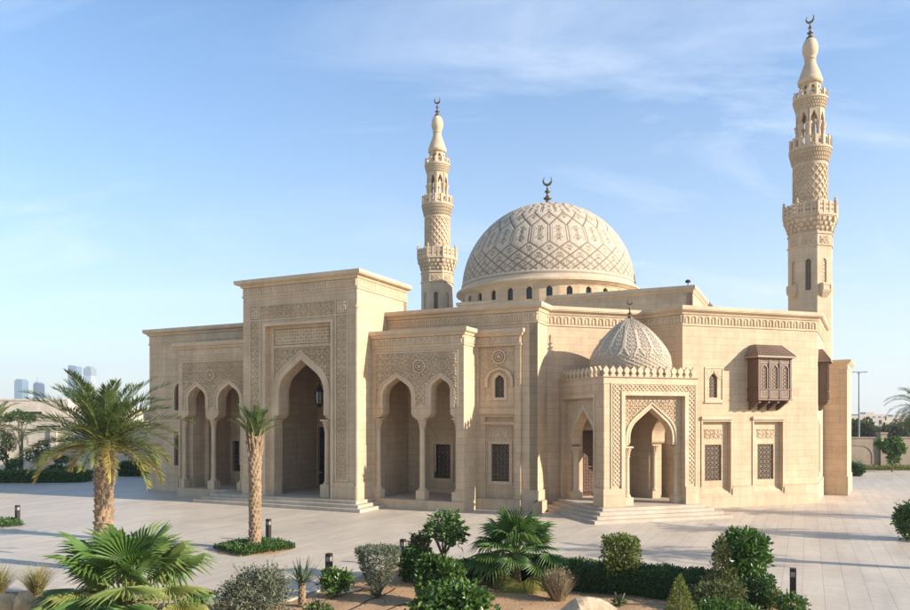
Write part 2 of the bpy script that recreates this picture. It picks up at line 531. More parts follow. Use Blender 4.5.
hs = nd(nt, 'ShaderNodeHueSaturation'); hs.inputs['Saturation'].default_value = 1.22; hs.inputs['Value'].default_value = 1.0; nt.links.new(sky.outputs[0], hs.inputs['Color'])
cloud = mixc(nt, cm.outputs[0], mixc(nt, 1.0, hs.outputs[0], (.90, 1.12, 1.22), 'MULTIPLY'), (6.6, 7.0, 7.6))
# pale desert haze low over the horizon
hz = nd(nt, 'ShaderNodeMath', operation='MULTIPLY'); nt.links.new(mz.outputs[0], hz.inputs[0]); hz.inputs[1].default_value = -4.0
he = nd(nt, 'ShaderNodeMath', operation='EXPONENT'); nt.links.new(hz.outputs[0], he.inputs[0])
hm = nd(nt, 'ShaderNodeMath', operation='MULTIPLY'); nt.links.new(he.outputs[0], hm.inputs[0]); hm.inputs[1].default_value = .86
cloud = mixc(nt, hm.outputs[0], cloud, (4.45, 4.35, 4.25))
nt.links.new(cloud, bg.inputs['Color'])
bg.inputs['Strength'].default_value = SKY_STR
sl = bpy.data.lights.new('sun', 'SUN'); sl.energy = SUN_STR; sl.angle = math.radians(.5); sl.color = (1.0, .91, .79)
so = bpy.data.objects.new('sun', sl); COL.objects.link(so); so.location = (60, -30, 60)
so.rotation_euler = SUN.to_track_quat('Z', 'Y').to_euler()
sc.view_settings.view_transform = 'Standard'; sc.view_settings.look = 'None'
sc.view_settings.exposure = EXPOSURE; sc.view_settings.gamma = 1; sc.view_settings.use_curve_mapping = False

# ------------------------------------------------------------------ facade frames
FA = Frame(-5.69, 43.0, -25.5)          # portal front, right corner at u=0
FC = Frame(7.78, 38.7, 18.0)            # porch front, left corner at u=0
AV, MV, DP = 1.56, 3.46, 5.89
uPL = FA.U(243.2)
uL = FA.U(149.5, MV); uK = FA.U(537.7, MV)
MK = MV + 1.68
PK2 = FA.world(uK, MK); kc = FC.loc(*PK2); VC = kc[1]
uC1 = FC.U(642.5, VC)
uW, VW = FC.loc(13.26, 43.2)
uE = FC.U(817.0, VW)
PE = FC.world(uE, VW); PR = (PE[0]+.491*7.6, PE[1]+.871*7.6)
BV = 29.0
CHAIN = [FA.world(uL, BV), FA.world(uL, MV), FA.world(uK, MV), PK2, FC.world(uC1, VC), (13.26, 43.2), PE, PR]
ZT, ZC, ZF = 11.85, 10.72, .55           # cornice top, cornice foot, floor of arcades

# ------------------------------------------------------------------ ground
bm = bmesh.new(); box(bm, -6000, 6000, -200, 9000, -.6, -.02)
m, nt, N, b = new_mat('desert_ground')
tc = nd(nt, 'ShaderNodeTexCoord'); n = noise_tex(nt, tc.outputs['Object'], .08, 8, .65)
nt.links.new(mixc(nt, n, (.36, .28, .19), (.46, .37, .26)), b.inputs['Base Color']); b.inputs['Roughness'].default_value = 1
tag(obj('ground', bm, m), kind='structure')

m, nt, N, b = new_mat('plaza_paving')
tc = nd(nt, 'ShaderNodeTexCoord'); sp = nd(nt, 'ShaderNodeSeparateXYZ'); nt.links.new(tc.outputs['Object'], sp.inputs[0])
cb = nd(nt, 'ShaderNodeCombineXYZ'); nt.links.new(sp.outputs[1], cb.inputs[0]); nt.links.new(sp.outputs[0], cb.inputs[1])
br = nd(nt, 'ShaderNodeTexBrick'); br.inputs['Scale'].default_value = 1
br.inputs['Brick Width'].default_value = 1.2; br.inputs['Row Height'].default_value = .6
br.inputs['Mortar Size'].default_value = .007; br.inputs['Mortar Smooth'].default_value = .2
br.inputs['Color1'].default_value = (.54, .445, .335, 1); br.inputs['Color2'].default_value = (.585, .485, .37, 1); br.inputs['Mortar'].default_value = (.27, .22, .165, 1)
nt.links.new(cb.outputs[0], br.inputs['Vector'])
na = noise_tex(nt, tc.outputs['Object'], .22, 7, .68); nb = noise_tex(nt, tc.outputs['Object'], 3.0, 6, .7)
mp = nd(nt, 'ShaderNodeMapping'); mp.inputs['Scale'].default_value = (1.2, .12, 1); nt.links.new(tc.outputs['Object'], mp.inputs['Vector'])
nc = noise_tex(nt, mp.outputs[0], .7, 6, .7)
c = mixc(nt, 1.0, br.outputs['Color'], ramp(nt, na, [(.28, .86), (.7, 1.06)]), 'MULTIPLY')
c = mixc(nt, 1.0, c, ramp(nt, nb, [(.25, .90), (.7, 1.05)]), 'MULTIPLY')
c = mixc(nt, 1.0, c, ramp(nt, nc, [(.33, .86), (.55, 1.02)]), 'MULTIPLY')
nd_ = noise_tex(nt, tc.outputs['Object'], .9, 8, .75)
c = mixc(nt, 1.0, c, ramp(nt, nd_, [(.60, 1.0), (.70, .86)]), 'MULTIPLY')
nt.links.new(c, b.inputs['Base Color'])
nt.links.new(ramp(nt, na, [(.3, .42), (.7, .62)]), b.inputs['Roughness'])
bp = nd(nt, 'ShaderNodeBump'); bp.inputs['Strength'].default_value = .25; bp.inputs['Distance'].default_value = .01
iv = nd(nt, 'ShaderNodeMath', operation='SUBTRACT'); iv.inputs[0].default_value = 1; nt.links.new(br.outputs['Fac'], iv.inputs[1])
nt.links.new(iv.outputs[0], bp.inputs['Height']); nt.links.new(bp.outputs[0], b.inputs['Normal'])
bm = bmesh.new(); box(bm, -75, 70, -75, 75, -.018, 0)
tag(obj('plaza', bm, m, None, Matrix.Translation((0, 45, 0)) @ Matrix.Rotation(FA.a, 4, 'Z')), kind='structure')

# ------------------------------------------------------------------ shared mosque pieces
def win_bars(bm, poly, c, t, v0, v1):
    """diagonal lattice clipped to an outline (u,z), with a rim"""
    us = [p[0] for p in poly]; zs_ = [p[1] for p in poly]
    def inside(x, y):
        r = False; n = len(poly)
        for i in range(n):
            x0, y0 = poly[i]; x1, y1 = poly[(i+1) % n]
            if (y0 > y) != (y1 > y) and x < (x1-x0)*(y-y0)/(y1-y0)+x0: r = not r
        return r
    cu, cz = (min(us)+max(us))/2, (min(zs_)+max(zs_))/2
    D = math.hypot(max(us)-min(us), max(zs_)-min(zs_))/2
    for ang in (PI/4, -PI/4, 0, PI/2):
        d = (math.cos(ang), math.sin(ang)); n = (-d[1], d[0])
        step = c if abs(abs(ang)-PI/4) < .01 else c*1.414
        K = int(D/step)+1
        for k in range(-K, K+1):
            ox, oz = cu+n[0]*k*step, cz+n[1]*k*step
            S = [s for s in np.linspace(-D, D, 120) if inside(ox+d[0]*s, oz+d[1]*s)]
            if len(S) < 4: continue
            a, e = S[0], S[-1]
            p = [(ox+d[0]*s+n[0]*q, oz+d[1]*s+n[1]*q) for s, q in ((a, -t/2), (e, -t/2), (e, t/2), (a, t/2))]
            dv = {PI/4: 0, -PI/4: .004, 0: .008, PI/2: .012}[ang]
            plate(bm, p, v0+dv, v1+dv)

def add_window(parent, M, u0, u1, z0, z1, v, arch=False, lat=.16, bar=.035, frame=.0, proud=.06, zs=None, glass=M_GLASS, grille=M_GRILLE, gd=.0):
    """glass with a metal grille in front; outline matches the hole in the wall"""
    outl = rect(u0, u1, z0, z1) if not arch else arch_hole((u0+u1)/2, u1-u0, z0, zs, z1, 8)
    bm = bmesh.new(); plate(bm, rect(u0-.02, u1+.02, z0-.02, z1+.02), v+.30, v+.34)
    wn = obj('window', bm, glass, parent, M)
    bm = bmesh.new(); win_bars(bm, outl, lat, bar, v+.10+gd, v+.14+gd)
    obj('grille', bm, grille, wn, M)
    if frame > 0:
        bm = bmesh.new()
        if arch:
            plate(bm, arch_hole((u0+u1)/2, (u1-u0)+2*frame, z0-frame, zs, z1+frame*1.2, 10), v-proud, v+.08, [arch_hole((u0+u1)/2, (u1-u0)-.004, z0+.002, zs, z1-.004, 10)])
        else:
            plate(bm, rect(u0-frame, u1+frame, z0-frame, z1+frame), v-proud, v+.08, [rect(u0+.002, u1-.002, z0+.002, z1-.002)])
        obj('frame', bm, M_PLAIN, wn, M)
    return wn

def add_column(parent, M, u, v, z0, zc, r, base=.5, cap=.5):
    bm = bmesh.new()
    b = r*1.75
    box(bm, u-b, u+b, v-b, v+b, z0, z0+base)
    zb = z0+base
    lathe(bm, [(r*1.5, zb-.01), (r*1.5, zb+.07), (r*1.15, zb+.13), (r*1.02, zb+.2), (r, zb+.3), (r*.92, zc-cap-.12), (r*1.12, zc-cap-.08), (r*1.12, zc-cap-.02),
               (r*.95, zc-cap), (r*1.05, zc-cap*.72), (r*1.35, zc-cap*.38), (r*1.7, zc-cap*.16)], 20, (u, v))
    for k in range(12):   # leaf flutes of the capital
        a = 2*PI*k/12
        ca, sa = math.cos(a), math.sin(a)
        tube(bm, [(u+ca*r*f, v+sa*r*f, zc-cap*q) for f, q in ((1.0, .95), (1.12, .65), (1.42, .36), (1.72, .18))], r*.16, 5)
    box(bm, u-r*1.75, u+r*1.75, v-r*1.75, v+r*1.75, zc-cap*.17, zc)
    o = obj('column', bm, M_PLAIN, parent, M)
    return o

def crown_prof(h, out, drop=.10):
    """moulded cornice profile, z from -h (foot) to 0 (top); first and last points lie in the wall"""
    return [(-.02, -h), (.05, -h), (.07, -h+.05), (.05, -h+.10), (.015, -h+.11), (.015, -.50*h+.08), (.09, -.50*h+.09), (.12, -.50*h+.15),
            (.16, -.42*h+.15), (out*.62, -.27*h), (out*.9, -.23*h), (out*.92, -.19*h), (out, -.18*h), (out, 0), (-.5, 0)]

def add_cornice(parent, M, path, ztop, h, out, pat='tongue', amp=.06, p=.42, name='cornice', bandsegs=None):
    bm = bmesh.new(); sweep(bm, path, crown_prof(h, out), ztop)
    cn = obj(name, bm, M_PLAIN, parent, M)
    z0, z1 = ztop-h+.115, ztop-.50*h+.075
    for i in (bandsegs if bandsegs is not None else range(len(path)-1)):
        fn = (lambda s, z: pat_tongue(s, z, p, z0, z1-z0)) if pat == 'tongue' else (lambda s, z: pat_slant(s, z, p, z0, z1-z0))
        relief('carved_band', path[i], path[i+1], z0, z1, amp, fn, M_CARVE, parent, M, off=.02, res=.05)
    return cn

# ------------------------------------------------------------------ the mosque
mosque = thing('mosque', 'sand coloured limestone mosque with arched portal, patterned dome and carved cornices', 'mosque', (0, 50, 0))
WI = Matrix.Identity(4)

# outer walls
W1 = FA.M
bm = bmesh.new(); wallseg(bm, (uL, BV), (uL, MV), .5, 0, ZC+.1); obj('wall', bm, M_WALL, mosque, W1)

# main wall left of the portal (behind the left arcade) : from uL to arcade
uAL0, uAL1 = FA.U(178.5, AV), uPL - .01           # left arcade extent
uAR0, uAR1 = .01, FA.U(463.8, AV)                 # right arcade extent
nb0, nb1 = FA.U(164.5, MV), uAL0
bm = bmesh.new()
wl_w = (FA.U(174.6, MV), uAL0 + .45, FA.Z(176, 466, MV), FA.Z(176, 440, MV))
wl_a = (FA.U(174.9, MV), uAL0 + .35)
za_l = FA.Z(176, 384, MV)
plate(bm, rect(uL+.5, uAL0+.9, 0, ZC+.1), MV, MV+.5, [rect(wl_w[0], wl_w[1]-.2, 1.9, 4.35), arch_hole((wl_a[0]+wl_a[1])/2, wl_a[1]-wl_a[0], 5.9, 7.3, 7.95)])
obj('wall', bm, M_WALL, mosque, W1)
add_window(mosque, W1, wl_w[0], wl_w[1]-.2, 1.9, 4.35, MV, frame=.16)
add_window(mosque, W1, wl_a[0], wl_a[1], 5.9, 7.95, MV, True, zs=7.3, frame=.16)

# main wall right of the arcade : u from uAR1 to uK
wb = dict(arch=(FA.U(494.8, MV), FA.U(504.3, MV), FA.Z(500, 397.4, MV), FA.Z(500, 374.6, MV)),
          low=(FA.U(490.2, MV), FA.U(508.4, MV), FA.Z(499, 481.5, MV), FA.Z(499, 444, MV)))
ua0, ua1, zq0, zq1 = wb['arch']; zsq = zq0 + (zq1-zq0)*.62
ul0, ul1, zl0, zl1 = wb['low']
ur0, ur1 = FA.U(485, MV), FA.U(513.3, MV); zr0, zr1 = FA.Z(499, 500, MV), FA.Z(499, 417, MV)
bm = bmesh.new()
plate(bm, rect(uAR1-.9, uK-.003, 0, ZC+.1), MV, MV+.55, [arch_hole((ua0+ua1)/2, ua1-ua0, zq0, zsq, zq1), rect(ur0, ur1, zr0, zr1)])
obj('wall', bm, M_WALL, mosque, W1)
bm = bmesh.new()   # back of the recess with its window opening
plate(bm, rect(ur0-.05, ur1+.05, zr0-.05, zr1+.05), MV+.18, MV+.5, [rect(ul0, ul1, zl0, zl1)])
obj('recess', bm, M_WALL, mosque, W1)
add_window(mosque, W1, ua0, ua1, zq0, zq1, MV, True, zs=zsq, frame=.17, proud=.05)
add_window(mosque, W1, ul0, ul1, zl0, zl1, MV+.18, frame=.18, proud=.06)
relief('carved_panel', (ur0+.1, MV+.18), (ur1-.1, MV+.18), zl1+.30, zl1+1.05, .05, lambda s, z: pat_arab(s, z, .36), M_CARVE, mosque, W1)
# shallow bay frame round the two windows
us0, us1 = uAR1, FA.U(521.5, MV)
bm = bmesh.new()
plate(bm, rect(us0-.4, us1, 9.5, 10.0), MV-.16, MV+.002)
plate(bm, rect(us1-.36, us1, .7, 9.5), MV-.16, MV+.002); plate(bm, rect(us0-.4, FA.U(479.5, MV), .7, 9.5), MV-.16, MV+.002)
plate(bm, rect(FA.U(479.5, MV), us1-.36, 5.55, 5.9), MV-.10, MV+.002)
plate(bm, rect(FA.U(479.5, MV), us1-.36, 4.95, 5.1), MV-.10, MV+.002)
obj('pilaster', bm, M_WALL, mosque, W1)
add_cornice(mosque, W1, [(us0-.4, MV-.16), (us1, MV-.16), (us1, MV+.3)], 10.42, .95, .24, 'tongue', .05, .36, bandsegs=[0])
uc = (ua0+ua1)/2
relief('carved_panel', (FA.U(480.5, MV), MV), (us1-.42, MV), FA.Z(499, 400, MV), 9.42, .045, lambda s, z: pat_arab(s, z, .34), M_CARVE, mosque, W1,
       mask=arch_mask(uc-FA.U(480.5, MV), 1.75, FA.Z(499, 381.5, MV), FA.Z(499, 365.5, MV)))
bm = bmesh.new(); archivolt(bm, uc, 1.42, FA.Z(499, 381.5, MV), FA.Z(499, 369.8, MV), FA.Z(499, 387, MV), .16, MV-.14, MV+.002)
obj('arch_moulding', bm, M_PLAIN, mosque, W1)
def roundel(parent, M, u, z, v, r):
    bm = bmesh.new()
    for r0, r1, d in ((r, r*.8, .10), (r*.62, r*.5, .085), (r*.28, .02, .09)):
        A = []
        for rr, vv in ((r0, v+.002), (r0, v-d), (r1, v-d), (r1, v+.002)):
            A.append([bm.verts.new((u+rr*math.cos(2*PI*k/28), vv, z+rr*math.sin(2*PI*k/28))) for k in range(28)])
        for a, b in zip(A, A[1:]):
            for k in range(28): bm.faces.new((a[k], a[(k+1) % 28], b[(k+1) % 28], b[k]))
    return obj('roundel', bm, M_PLAIN, parent, M)
roundel(mosque, W1, uc, FA.Z(497.5, 357, MV), MV-.04, .42)

# corner block, recessed wall behind the porch, angled return, right wing
bm = bmesh.new(); wallseg(bm, (uK, MV), (uK, MK), .5, 0, ZC+.1); obj('wall', bm, M_WALL, mosque, W1)
W2 = FC.M
ud0, ud1, zd1 = FC.U(582.2, VC), FC.U(582.2, VC)+2.5, 4.6
bm = bmesh.new(); plate(bm, rect(kc[0], uC1, 0, ZC+.1), VC, VC+.5, [rect(ud0, ud1, .65, zd1)]); obj('wall', bm, M_WALL, mosque, W2)
bm = bmesh.new(); wallseg(bm, (uC1, VC), (uW, VW), .5, 0, ZC+.1); obj('wall', bm, M_WALL, mosque, W2)

def wing_niche(px0, px1, pxw0, pxw1):
    return dict(u0=FC.U(px0, VW), u1=FC.U(px1, VW), w0=FC.U(pxw0, VW+.25), w1=FC.U(pxw1, VW+.25))
NI = [wing_niche(702.5, 730.5, 704.8, 721.5), wing_niche(753.5, 782.5, 757.5, 773.5)]
zn0, zn1 = FC.Z(740, 493.5, VW), FC.Z(740, 421.5, VW)
zw0, zw1 = FC.Z(765, 479, VW+.25), FC.Z(765, 444, VW+.25)
a0, a1 = FC.U(709.2, VW), FC.U(717.4, VW); az0, az1 = FC.Z(713, 397.5, VW), FC.Z(713, 373, VW); azs = az0+(az1-az0)*.62
holes = [rect(n_['u0'], n_['u1'], zn0, zn1) for n_ in NI] + [arch_hole((a0+a1)/2, a1-a0, az0, azs, az1)]
bm = bmesh.new(); plate(bm, rect(uW, uE-.003, 0, ZC+.1), VW, VW+.6, holes); obj('wall', bm, M_WALL, mosque, W2)
for n_ in NI:
    bm = bmesh.new()
    plate(bm, rect(n_['u0']-.1, n_['u1']+.1, zn0-.2, zn1+.1), VW+.25, VW+.52, [rect(n_['w0'], n_['w1'], zw0, zw1)])
    # sloping sill
    vs = [bm.verts.new(p) for p in ((n_['u0'], VW-.004, zn0-.003), (n_['u1'], VW-.004, zn0-.003), (n_['u1'], VW+.248, zn0+.34), (n_['u0'], VW+.248, zn0+.34), (n_['u0'], VW+.248, zn0-.1), (n_['u1'], VW+.248, zn0-.1))]
    bm.faces.new(vs[:4]); bm.faces.new((vs[0], vs[3], vs[4])); bm.faces.new((vs[1], vs[2], vs[5])); bm.faces.new((vs[0], vs[1], vs[5], vs[4]))
    obj('recess', bm, M_WALL, mosque, W2)
    add_window(mosque, W2, n_['w0'], n_['w1'], zw0, zw1, VW+.25, lat=.20, bar=.045, gd=-.02)
    relief('carved_panel', (n_['w0']-.05, VW+.25), (n_['w1']+.05, VW+.25), zw1+.35, zw1+.95, .05, lambda s, z: pat_arab(s, z, .3), M_CARVE, mosque, W2)
    bm = bmesh.new()
    frame_rect(bm, n_['u0'], n_['u1'], zn0+.3, zn1, .10, VW-.05, VW+.002, bottom=False)
    plate(bm, rect(n_['u0']-.12, n_['u1']+.12, zn1+.12, zn1+.30), VW-.14, VW+.002)
    obj('surround', bm, M_PLAIN, mosque, W2)
bm = bmesh.new()
f0, f1, fz0, fz1 = FC.U(704.6, VW), FC.U(723, VW), FC.Z(713, 401.4, VW), FC.Z(713, 367, VW)
add_window(mosque, W2, a0, a1, az0, az1, VW, True, zs=azs)
plate(bm, rect(f0, f1, fz0, fz1), VW-.05, VW+.002, [rect(f0+.08, f1-.08, fz0+.10, fz1-.08)])
plate(bm, rect(f0-.03, f1+.03, fz0-.09, fz0-.003), VW-.1, VW+.002)
obj('surround', bm, M_PLAIN, mosque, W2)
relief('carved_panel', (f0+.09, VW), (f1-.09, VW), az1-.35, fz1-.09, .035, lambda s, z: pat_arab(s, z, .25), M_CARVE, mosque, W2,
       mask=arch_mask((a0+a1)/2-f0-.09, (a1-a0)+.2, azs, az1+.14))
# right end of the wing
bm = bmesh.new(); wallseg(bm, PE, PR, .5, 0, ZC+.1); obj('wall', bm, M_WALL, mosque, WI)
# plinth courses
bm = bmesh.new()
for a, b in ((uW, NI[0]['u0']-.12), (NI[0]['u1']+.12, NI[1]['u0']-.12), (NI[1]['u1']+.12, uE+.06)):
    plate(bm, rect(a, b, 0, 1.22), VW-.06, VW+.003); plate(bm, rect(a, b, 1.222, 1.27), VW-.085, VW+.003)
for n_ in NI: plate(bm, rect(n_['u0']-.118, n_['u1']+.118, 0, zn0-.06), VW-.06, VW+.003)
obj('plinth', bm, M_PLINTH, mosque, W2)
bm = bmesh.new(); sweep(bm, [PE, PR], [(0, 0), (.06, 0), (.06, 1.22), (.085, 1.222), (.085, 1.27), (0, 1.27)], 0); obj('plinth', bm, M_PLINTH, mosque, WI)
bm = bmesh.new()
sweep(bm, [(us1, MV), (uK, MV), (uK, MK)], [(0, 0), (.06, 0), (.06, 1.15), (.085, 1.152), (.085, 1.2), (0, 1.2)], 0)
obj('plinth', bm, M_PLINTH, mosque, W1); bm = bmesh.new()
sweep(bm, [(uAR1+.05, MV), (us1-.002, MV)], [(0, 0), (.22, 0), (.22, .66), (0, .66)], 0)
obj('plinth', bm, M_PLINTH, mosque, W1); bm = bmesh.new()
sweep(bm, [(uL, BV), (uL, MV), (uAL0, MV)], [(0, 0), (.06, 0), (.06, 1.15), (.085, 1.152), (.085, 1.2), (0, 1.2)], 0)
obj('plinth', bm, M_PLINTH, mosque, W1)

# main cornice round the chain, with its carved band
bm = bmesh.new(); sweep(bm, CHAIN, crown_prof(1.13, .36), ZT); obj('cornice', bm, M_PLAIN, mosque, WI)
z0, z1 = ZT-1.13+.115, ZT-.565+.075
for i in range(1, 7):
    p0, p1 = CHAIN[i], CHAIN[i+1]
    if i == 1:
        for q0, q1 in ((uL, uPL-.02), (.0, uK)):
            relief('carved_band', FA.world(q0, MV), FA.world(q1, MV), z0, z1, .06,
                   (lambda s, z: pat_slant(s, z, .42, z0, z1-z0)) if q0 == uL else (lambda s, z: pat_tongue(s, z, .30, z0, z1-z0)), M_CARVE, mosque, WI, off=.02, res=.05)
    else:
        relief('carved_band', p0, p1, z0, z1, .07, lambda s, z: pat_tongue(s, z, .46, z0, z1-z0), M_CARVE, mosque, WI, off=.02, res=.046)
# roofs
bm = bmesh.new(); quadprism(bm, [(p[0], p[1]) for p in CHAIN] + [FA.world(21, BV)], 11.0, 11.2); obj('roof', bm, M_ROOF, mosque, WI)
# raised hall under the dome
HU0, HU1, HV0, HV1, HZ = -.3, FA.loc(15.7, 49.0)[0], FA.loc(15.7, 49.0)[1], 28.6, 14.1
bm = bmesh.new()
for a, b in (((HU0, HV1), (HU0, HV0)), ((HU0, HV0), (HU1, HV0)), ((HU1, HV0), (HU1, HV1))): wallseg(bm, a, b, .4, 11.1, HZ-.1)
quadprism(bm, [(HU0+.4, HV0+.4), (HU1-.4, HV0+.4), (HU1-.4, HV1), (HU0+.4, HV1)], 13.3, 13.5)
obj('upper_wall', bm, M_WALL, mosque, W1)
bm = bmesh.new(); sweep(bm, [(HU0, HV1), (HU0, HV0), (HU1, HV0), (HU1, HV1)], [(-.02, -.45), (.05, -.45), (.05, -.38), (.16, -.24), (.20, -.22), (.20, 0), (-.4, 0)], HZ)
obj('coping', bm, M_PLAIN, mosque, W1)
bm = bmesh.new(); tube(bm, [(HU1-.3, HV0+.1, HZ), (HU1-.3, HV0+.1, HZ+.22)], .03, 6); lathe(bm, [(.05, HZ+.2), (.17, HZ+.24), (.17, HZ+.36), (.05, HZ+.42)], 10, (HU1-.3, HV0+.1))
obj('floodlight', bm, M_IRON, mosque, W1)

# ------------------------------------------------------------------ great dome
DU, DV = FA.loc(.1248*60.0, 60.0); DR, DZ = 6.93, 15.62
MD = Matrix.Translation((*FA.world(DU, DV), 0))
bm = bmesh.new()
# drum with window openings : built as facets between openings
NW = 30; RD = 6.95
ring = bmesh.new()
zb, zt, wz0, wz1 = 13.3, 15.1, 13.92, 14.86
bm = bmesh.new()
for k in range(NW):
    a = 2*PI*(k+.5)/NW
    R_ = Matrix.Rotation(a, 4, 'Z')
    hw = RD*math.tan(PI/NW)
    t = bmesh.new()
    plate(t, rect(-hw, hw, zb, zt), -RD, -RD+.3, [arch_hole(0, .44, wz0, wz0+.58, wz1, 6)])
    t.transform(R_)
    me_ = bpy.data.meshes.new('tmp'); t.to_mesh(me_); bm.from_mesh(me_); bpy.data.meshes.remove(me_); t.free()
dome_top = 22.55
# profile of the shell: slightly pointed hemisphere
def dome_prof(s):
    """s 0..1 -> (r, z, phi deg)"""
    phi = s*PI/2
    return DR*math.cos(phi)**.97, DZ + (dome_top-DZ)*math.sin(phi)**1.0*(1+.0*s)
NT, NS = 704, 150
th = np.linspace(0, 2*PI, NT, endpoint=False); ss = np.linspace(0, .995, NS+1)
TH, SS = np.meshgrid(th, ss, indexing='ij')
PH = SS*90
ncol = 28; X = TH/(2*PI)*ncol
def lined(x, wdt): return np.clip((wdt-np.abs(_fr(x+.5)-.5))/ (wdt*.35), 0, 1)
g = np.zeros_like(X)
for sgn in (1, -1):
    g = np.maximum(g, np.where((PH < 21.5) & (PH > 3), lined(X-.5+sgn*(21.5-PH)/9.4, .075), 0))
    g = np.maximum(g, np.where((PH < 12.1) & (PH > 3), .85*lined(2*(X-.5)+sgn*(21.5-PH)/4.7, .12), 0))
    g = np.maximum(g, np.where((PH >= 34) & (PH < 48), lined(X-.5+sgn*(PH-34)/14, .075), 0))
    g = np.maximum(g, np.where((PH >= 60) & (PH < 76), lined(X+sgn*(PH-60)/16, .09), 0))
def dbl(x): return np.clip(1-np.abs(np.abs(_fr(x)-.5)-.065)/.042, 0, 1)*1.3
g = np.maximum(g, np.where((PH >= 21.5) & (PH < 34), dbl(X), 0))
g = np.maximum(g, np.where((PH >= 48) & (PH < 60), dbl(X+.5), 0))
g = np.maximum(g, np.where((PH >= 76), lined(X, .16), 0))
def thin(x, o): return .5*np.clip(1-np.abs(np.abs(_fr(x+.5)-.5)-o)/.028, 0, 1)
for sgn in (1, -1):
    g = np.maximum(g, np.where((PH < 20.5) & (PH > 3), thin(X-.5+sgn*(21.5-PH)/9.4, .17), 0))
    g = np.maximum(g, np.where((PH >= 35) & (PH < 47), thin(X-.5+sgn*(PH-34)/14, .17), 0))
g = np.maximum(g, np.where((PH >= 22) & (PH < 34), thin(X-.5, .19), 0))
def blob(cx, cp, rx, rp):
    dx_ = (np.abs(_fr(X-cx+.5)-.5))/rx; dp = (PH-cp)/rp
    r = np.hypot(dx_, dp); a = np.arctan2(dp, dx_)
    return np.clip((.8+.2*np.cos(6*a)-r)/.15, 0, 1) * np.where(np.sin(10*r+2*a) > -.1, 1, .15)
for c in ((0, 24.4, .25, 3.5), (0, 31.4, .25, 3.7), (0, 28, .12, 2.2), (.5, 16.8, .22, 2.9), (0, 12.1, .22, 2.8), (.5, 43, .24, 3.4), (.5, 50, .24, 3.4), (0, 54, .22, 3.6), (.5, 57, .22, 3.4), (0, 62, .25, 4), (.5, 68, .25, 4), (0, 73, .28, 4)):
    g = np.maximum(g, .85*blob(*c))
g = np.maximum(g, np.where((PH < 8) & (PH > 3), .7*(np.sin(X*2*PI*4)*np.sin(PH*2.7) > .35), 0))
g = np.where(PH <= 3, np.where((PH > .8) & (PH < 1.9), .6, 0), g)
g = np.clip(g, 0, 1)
bulge = np.where((PH < 3) , .05, 0)
R0 = DR*np.cos(np.radians(PH)); Z0 = DZ + (dome_top-DZ)*np.sin(np.radians(PH))
nr = np.cos(np.radians(PH)); nz = np.sin(np.radians(PH)); disp = -.045*g + .04*(PH < 3)
RR = R0+nr*disp; ZZ = Z0+nz*disp
V = np.stack([RR*np.cos(TH), RR*np.sin(TH), ZZ], -1).reshape(-1, 3)
I, J = np.meshgrid(np.arange(NT), np.arange(NS), indexing='ij')
a_ = I*(NS+1)+J; b_ = ((I+1) % NT)*(NS+1)+J
F = np.stack([a_, b_, b_+1, a_+1], -1).reshape(-1, 4)
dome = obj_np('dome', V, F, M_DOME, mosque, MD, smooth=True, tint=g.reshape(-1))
obj('drum', bm, M_WALL, dome, MD)
bm = bmesh.new()
lathe(bm, [(6.9, 14.9), (7.0, 14.92), (7.02, 14.98), (7.1, 15.02), (7.32, 15.2), (7.38, 15.22), (7.38, 15.36), (7.16, 15.44), (7.14, 15.50), (7.08, 15.52), (7.06, 15.64), (6.7, 15.66)], 144, caps=False)
obj('ring_moulding', bm, M_PLAIN, dome, MD, smooth=False)
for k in range(NW):
    a = 2*PI*(k+.5)/NW
    if math.sin(a) > .35: pass
    t = bmesh.new(); plate(t, arch_hole(0, .50, wz0-.03, wz0+.58, wz1+.04, 5), -RD+.2, -RD+.24); t.transform(Matrix.Rotation(a, 4, 'Z'))
    # only the half that can be seen from the courtyard carries glass objects
    d = Vector((math.sin(a), -math.cos(a)))
    if d.y < .45: obj('drum_window', t, M_GLASS, dome, MD)
    else: t.free()

def crescent(bm, c, R, thick, dirv, n=30):
    """crescent moon standing upright, opening up; dirv = horizontal unit vector in its plane"""
    cx, cy, cz = c
    outer, inner = [], []
    for i in range(n+1):
        t = math.radians(-235 + 290*i/n)
        outer.append((R*math.cos(t), R*math.sin(t)))
        f = math.sin(PI*i/n)
        ri = R - thick*f - .004
        inner.append((ri*math.cos(t), ri*math.sin(t)))
    nx, ny = -dirv[1], dirv[0]; h = thick*.35
    L = []
    for l, o in ((outer, h), (inner, h), (inner, -h), (outer, -h)):
        L.append([bm.verts.new((cx+dirv[0]*p[0]+nx*o, cy+dirv[1]*p[0]+ny*o, cz+p[1])) for p in l])
    for j in range(4):
        for i in range(n): bm.faces.new((L[j][i], L[j][i+1], L[(j+1) % 4][i+1], L[(j+1) % 4][i]))
    for i in (0, n):
        bm.faces.new([L[j][i] for j in range(4)])

def finial_bm(z0, h, r, cr):
    bm = bmesh.new()
    lathe(bm, [(r*2.2, z0-.05), (r*2.0, z0+.03*h), (r*.9, z0+.12*h), (r*.55, z0+.17*h), (r*.7, z0+.2*h), (r*1.5, z0+.25*h), (r*1.55, z0+.28*h), (r*.6, z0+.34*h), (r*.4, z0+.42*h), (r*.5, z0+.47*h),
               (r*1.05, z0+.51*h), (r*1.05, z0+.54*h), (r*.4, z0+.59*h), (r*.3, z0+.72*h), (r*.35, z0+.74*h)], 16)
    crescent(bm, (0, 0, z0+.74*h+cr), cr, cr*.42, (math.cos(FA.a), math.sin(FA.a)))
    return bm
obj('finial', finial_bm(dome_top, 2.15, .22, .40), M_BRONZE, dome, MD, smooth=True)
